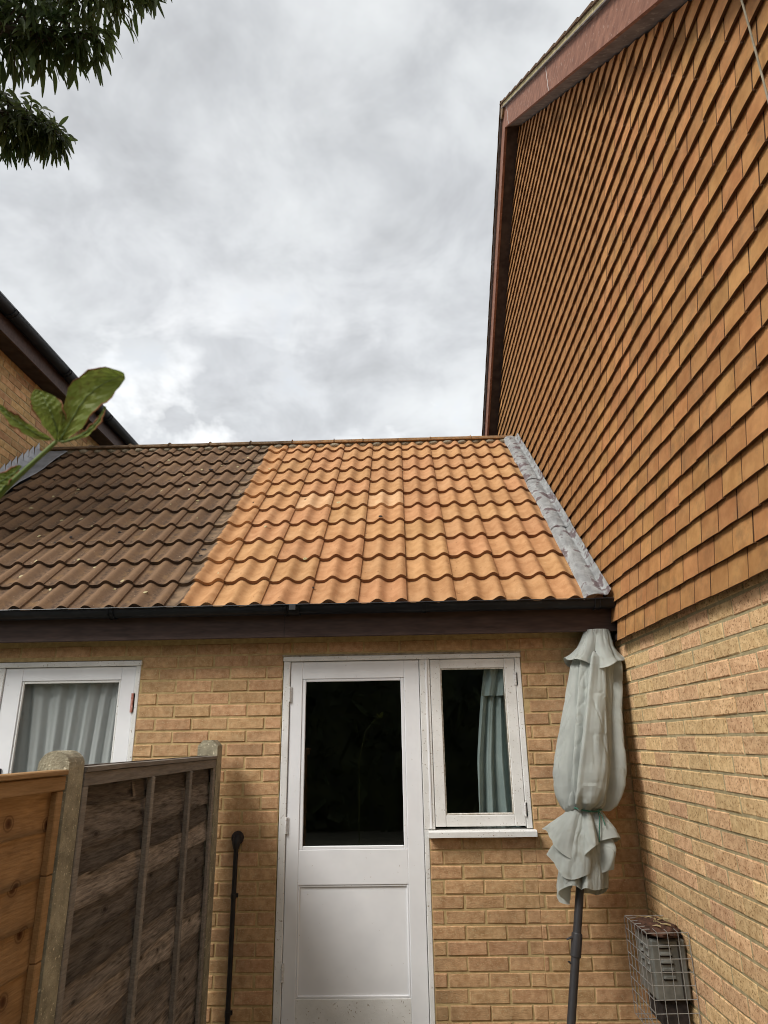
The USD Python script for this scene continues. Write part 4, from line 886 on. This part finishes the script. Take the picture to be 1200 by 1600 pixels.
for y, w in ((-1.215, 0.034), (-0.675, 0.034)): obj('batten', bx(FX - 0.0065, FX + 0.018, y - w / 2, y + w / 2, -2.0, -0.586, 0.003), 'grey_batten', OP)
for y in (pz - 0.022, pa + 0.02): obj('end_batten', bx(FX - 0.0065, FX + 0.012, y - 0.019, y + 0.019, -2.0, -0.586, 0.003), 'grey_batten', OP)
obj('back_rail', bx(FX - 0.055, FX - 0.036, pa, pz, -0.60, -0.545), 'grey_batten', OP)
NP = thing('wooden_fence', 'new orange brown knotty fence panel nearest the camera at the left edge', 'fence panel', (FX, -2.9, -2.1))
qa, qz = -3.83, -1.993
zz = -0.585; i = 0
while zz > -2.0:
    obj('board', board(qa, qz, zz - 0.125, zz + 0.030, FX - 0.033, FX - 0.0205, 0.006, 300 + i, 0.014), 'new_board', NP, smooth=40)
    zz -= 0.125; i += 1
obj('top_rail', bx(FX - 0.018, FX + 0.006, qa, qz, -0.590, -0.546, 0.003), 'new_batten', NP)
obj('capping', bx(FX - 0.045, FX + 0.014, qa, qz - 0.004, -0.544, -0.528, 0.003), 'new_batten', NP)
zs = [-0.592, -0.83, -1.06, -1.30, -1.62, -2.0]
for a_, b_ in zip(zs[:-1], zs[1:]): obj('end_batten', bx(FX - 0.019, FX + 0.004, qz - 0.042, qz - 0.004, b_ + 0.002, a_, 0.003), 'new_batten', NP)
obj('mid_batten', bx(FX - 0.019, FX + 0.004, -2.95, -2.91, -2.0, -0.592, 0.003), 'new_batten', NP)

# ------------------------------------------------------------------ overhanging tree, top left
TR = thing('overhanging_tree', 'dark leafy tree reaching over from the top left corner', 'tree', (-4.3, -2.4, -2.1))
trunk = [(-4.3, -2.4, -2.1), (-4.28, -2.42, -0.8), (-4.2, -2.38, 0.6), (-4.12, -2.3, 1.8), (-3.9, -2.3, 2.8), (-3.7, -2.4, 3.8)]
obj('trunk', tube(trunk, [0.13, 0.115, 0.10, 0.085, 0.06, 0.03], 12), 'bark', TR, smooth=40)
def ray(px, py, dist):
    d = FWD + (px - 600) / F_PX * RGT + (800 - py) / F_PX * UPV
    return CAM - [0, 0, Z0] + d / np.linalg.norm(d) * dist
def leaf(c, d, n, l, w, droop):
    """narrow curling leaf, five cross sections"""
    d = d / np.linalg.norm(d); n = n - d * (n @ d); n /= np.linalg.norm(n); s = np.cross(d, n); P = []
    for t in (0, 0.25, 0.5, 0.78, 1.0):
        k = w * (0.15 + math.sin(math.pi * (0.08 + 0.9 * t)) ** 0.9); cc = c + d * l * t * (1 - 0.25 * t * droop) + np.array([0, 0, -1]) * droop * l * t * t * 0.7
        P.append([cc - s * k + n * k * 0.45, cc, cc + s * k + n * k * 0.45])
    return grid(np.array(P))
R = random.Random(8); NPR = np.random.default_rng(8)
brs = [[np.array((-4.05, -2.3, 2.1)), ray(-260, -60, 3.5), ray(-60, -25, 3.4), ray(110, -10, 3.35), ray(235, -32, 3.3)],
       [np.array((-4.15, -2.35, 1.6)), ray(-260, 150, 3.6), ray(-110, 165, 3.45), ray(5, 178, 3.4), ray(92, 212, 3.35)],
       [np.array((-3.9, -2.3, 2.8)), ray(-260, -320, 3.6), ray(-80, -260, 3.5), ray(60, -190, 3.4), ray(190, -150, 3.4)],
       [ray(-160, -50, 3.45), ray(-80, 10, 3.3), ray(0, 42, 3.2), ray(70, 62, 3.2), ray(150, 58, 3.2)]]
rad = [[0.30, 0.26, 0.19, 0.06], [0.26, 0.20, 0.15, 0.04], [0.4, 0.4, 0.3, 0.15], [0.17, 0.15, 0.13, 0.06]]
lv, tw = [], []
for bi, b in enumerate(brs):
    b = np.array(b); obj('branch', tube(b, np.linspace(0.03, 0.004, len(b)), 8), 'bark', TR, smooth=40)
    for k in range([1500, 1300, 600, 900][bi]):
        t = R.random() ** 0.8 * (len(b) - 1.001); i = int(t); f = t - i
        if i == 0: continue
        p0 = b[i] * (1 - f) + b[i + 1] * f; rr = np.interp(t, [1, 2, 3, 4], rad[bi])
        o = NPR.normal(size=3); o /= np.linalg.norm(o); o *= rr * R.random() ** 0.5; o[2] *= 0.85
        c = p0 + o; d = o / (np.linalg.norm(o) + 1e-6) * 0.8 + NPR.normal(size=3) * 0.45 + np.array([0, 0, -0.5]); l = R.uniform(0.045, 0.085)
        lv.append(leaf(c, d, NPR.normal(size=3), l, l * R.uniform(0.075, 0.12), R.uniform(0.2, 1.2)))
        if k % 6 == 0: tw.append(tube([p0, (p0 + c) / 2 + [0, 0, 0.02], c], [0.004, 0.003, 0.0015], 5, False))
obj('twigs', cat_(tw), 'bark', TR, kind='stuff')
obj('crown', cat_(lv), 'tree_leaf', TR, smooth=True, kind='stuff')

# ------------------------------------------------------------------ sapling in front of the lens
SD = 0.66
def blade(left, right, dist, bow, cup, seed, n=19, m=11):
    """leaf between its two edges, each given by a few directions; bow lengthwise, cup crosswise, ribs along the side veins"""
    def curve(pts):
        pts = np.array([ray(px, py, dist + dd) for px, py, dd in pts]); t = np.linspace(0, 1, len(pts)); k = np.linspace(0, 1, n)
        from scipy.interpolate import PchipInterpolator
        return PchipInterpolator(t, pts)(k)
    A, B = curve(left), curve(right); P = []
    nn = -FWD
    for i in range(n):
        t = i / (n - 1); row = []; w = np.linalg.norm(B[i] - A[i])
        for j in range(m):
            u = j / (m - 1); e = abs(2 * u - 1)
            q = A[i] * (1 - u) + B[i] * u
            q = q + nn * (cup * w * e * e + bow * math.sin(math.pi * t) + 0.0009 * math.cos(2 * math.pi * (t * 8 - e * 1.3)) * (1 - 0.4 * e))
            if j in (0, m - 1): q = q + (A[i] - B[i]) / (w + 1e-6) * (1 if j == 0 else -1) * 0.0042 * (noise(np.array([i * 0.9, seed, j * 1.0]), seed) - 0.4) * math.sin(math.pi * t)
            row.append(q)
        P.append(row)
    return np.array(P), nn
MATS['sapling_leaf'] = usdkit.material(stage, '/World/Looks/sapling_leaf', {
    'g': ('geometry', {}), 'n1': ('noise_texture', {'scale': 45.0, 'detail': 4.0}), 'r': ('rgb_ramp', {'ramp': [(0.3, (0.21, 0.28, 0.05)), (0.7, (0.33, 0.39, 0.10))]}),
    'n2': ('noise_texture', {'scale': 22.0, 'detail': 5.0, 'roughness': 0.7}), 'r2': ('rgb_ramp', {'ramp': [(0.58, (0, 0, 0)), (0.68, (0.8,) * 3)]}), 'mx': ('mix_color', {'b': (0.17, 0.07, 0.022)}),
    'p': ('principled_bsdf', {'roughness': 0.5, 'specular_ior_level': 0.35}), 't': ('translucent_bsdf', {}), 'm': ('mix_closure', {'fac': 0.5})},
    [('g.position', 'n1.vector'), ('n1.fac', 'r.fac'), ('g.position', 'n2.vector'), ('n2.fac', 'r2.fac'), ('r2.color', 'mx.fac'), ('r.color', 'mx.a'), ('mx.result', 'p.base_color'), ('mx.result', 't.color'), ('p.BSDF', 'm.closure1'), ('t.BSDF', 'm.closure2')], surface='m.closure')
mat('sapling_stem', (0.10, 0.15, 0.035), (0.16, 0.20, 0.06), scale=20, rough=0.6)
mat('rust_edge', (0.16, 0.05, 0.02), (0.28, 0.13, 0.05), scale=60, rough=0.8)
foot = ray(-150, 1500, 0.95)
SAP = thing('sapling', 'green sapling with ribbed leaves and rusty edges close to the lens at left', 'plant', (foot[0], foot[1], -2.1))
stem = [np.array([foot[0], foot[1], -2.1]), foot, ray(-110, 1000, 0.78), ray(-40, 815, 0.70), ray(20, 752, 0.68), ray(88, 690, SD)]
obj('stem', tube(stem, [0.006, 0.005, 0.0036, 0.003, 0.0026, 0.0018], 8), 'sapling_stem', SAP, smooth=40)
def add_leaf(left, right, dist, bow, cup, seed):
    P, nn = blade(left, right, dist, bow, cup, seed)
    lf_ = obj('leaf', shell(P, nn * 0.0004), 'sapling_leaf', SAP, smooth=60)
    R2 = random.Random(seed); n, m = P.shape[:2]
    for side in (0, m - 1):                                   # rusty, dried stretches of the margin
        a0 = R2.randint(n // 3, n // 2)
        obj('rusty_margin', tube(P[a0:a0 + n // 2, side] + nn * 0.0003, np.abs(np.sin(np.linspace(0.1, 3.04, n // 2))) * 0.0006 + 0.0001, 5), 'rust_edge', lf_)
    obj('midrib', tube(P[:, m // 2] + nn * 0.0003, np.linspace(0.0010, 0.0003, n), 6), 'sapling_stem', lf_)
add_leaf([(92, 690, 0), (96, 668, 0), (110, 625, .005), (130, 592, .005), (152, 579, 0), (178, 578, 0), (194, 583, 0)], [(94, 691, 0), (112, 683, -.005), (135, 668, -.01), (153, 650, -.012), (172, 628, -.01), (190, 606, -.005), (196, 592, 0)], SD, 0.006, 0.10, 1)
add_leaf([(90, 690, 0), (76, 668, 0.008), (64, 645, 0.012), (54, 628, 0.012), (56, 608, 0.012)], [(94, 690, 0), (110, 668, 0), (109, 645, 0), (97, 626, .005), (64, 610, .01)], SD + 0.004, 0.008, 0.12, 2)
add_leaf([(96, 690, 0), (120, 682, -.006), (140, 669, -.008), (156, 652, -.008), (163, 634, -.006)], [(97, 692, 0), (124, 687, -.010), (146, 674, -.014), (161, 655, -.012), (166, 636, -.008)], SD - 0.012, 0.003, 0.05, 6)
add_leaf([(82, 686, 0), (62, 672, 0), (40, 655, 0), (15, 640, 0), (0, 632, 0)], [(76, 689, 0), (55, 684, -.006), (35, 672, -.008), (14, 656, -.006), (-2, 636, 0)], SD - 0.01, 0.004, 0.15, 3)
add_leaf([(-30, 770, 0), (-10, 750, 0), (10, 740, 0), (28, 730, 0), (33, 727, 0)], [(-26, 782, 0), (0, 768, -.006), (18, 756, -.008), (30, 742, -.006), (34, 729, 0)], 0.69, 0.004, 0.12, 4)

# ------------------------------------------------------------------ the garden hedge behind the camera, mirrored in the panes
HG = thing('hedge', 'tall dark hedge across the garden, seen only mirrored in the window panes', 'hedge', (-2, -11.4, -2.1))
hl = []
core = trimesh.creation.icosphere(4, 1.0); v = core.vertices * [13, 1.6, 4.4] * (1 + 0.35 * (fbm(core.vertices * [6, 3, 3], 4, 7) - 0.5))[:, None]
obj('hedge_mass', trimesh.Trimesh(v + [-2, -11.6, -1.6], core.faces, process=False), 'hedge_leaf', HG, smooth=60)
Rn = np.random.default_rng(4); n_ = 9000; dirs = Rn.normal(size=(n_, 3)); dirs /= np.linalg.norm(dirs, axis=1)[:, None]; dirs[:, 1] = np.abs(dirs[:, 1])
c = dirs * [13.2, 1.8, 4.6] * (1 + 0.35 * (fbm(dirs * [6, 3, 3], 4, 7) - 0.5))[:, None] + [-2, -11.6, -1.6]
a1 = Rn.normal(size=(n_, 3)) * 0.11; a2 = Rn.normal(size=(n_, 3)) * 0.06
V = np.stack([c - a1, c + a2, c + a1, c - a2], 1).reshape(-1, 3); k = np.arange(n_) * 4
obj('hedge_leaves', (V, np.stack([k, k + 1, k + 2, k + 3], 1)), 'hedge_leaf', HG, kind='stuff')
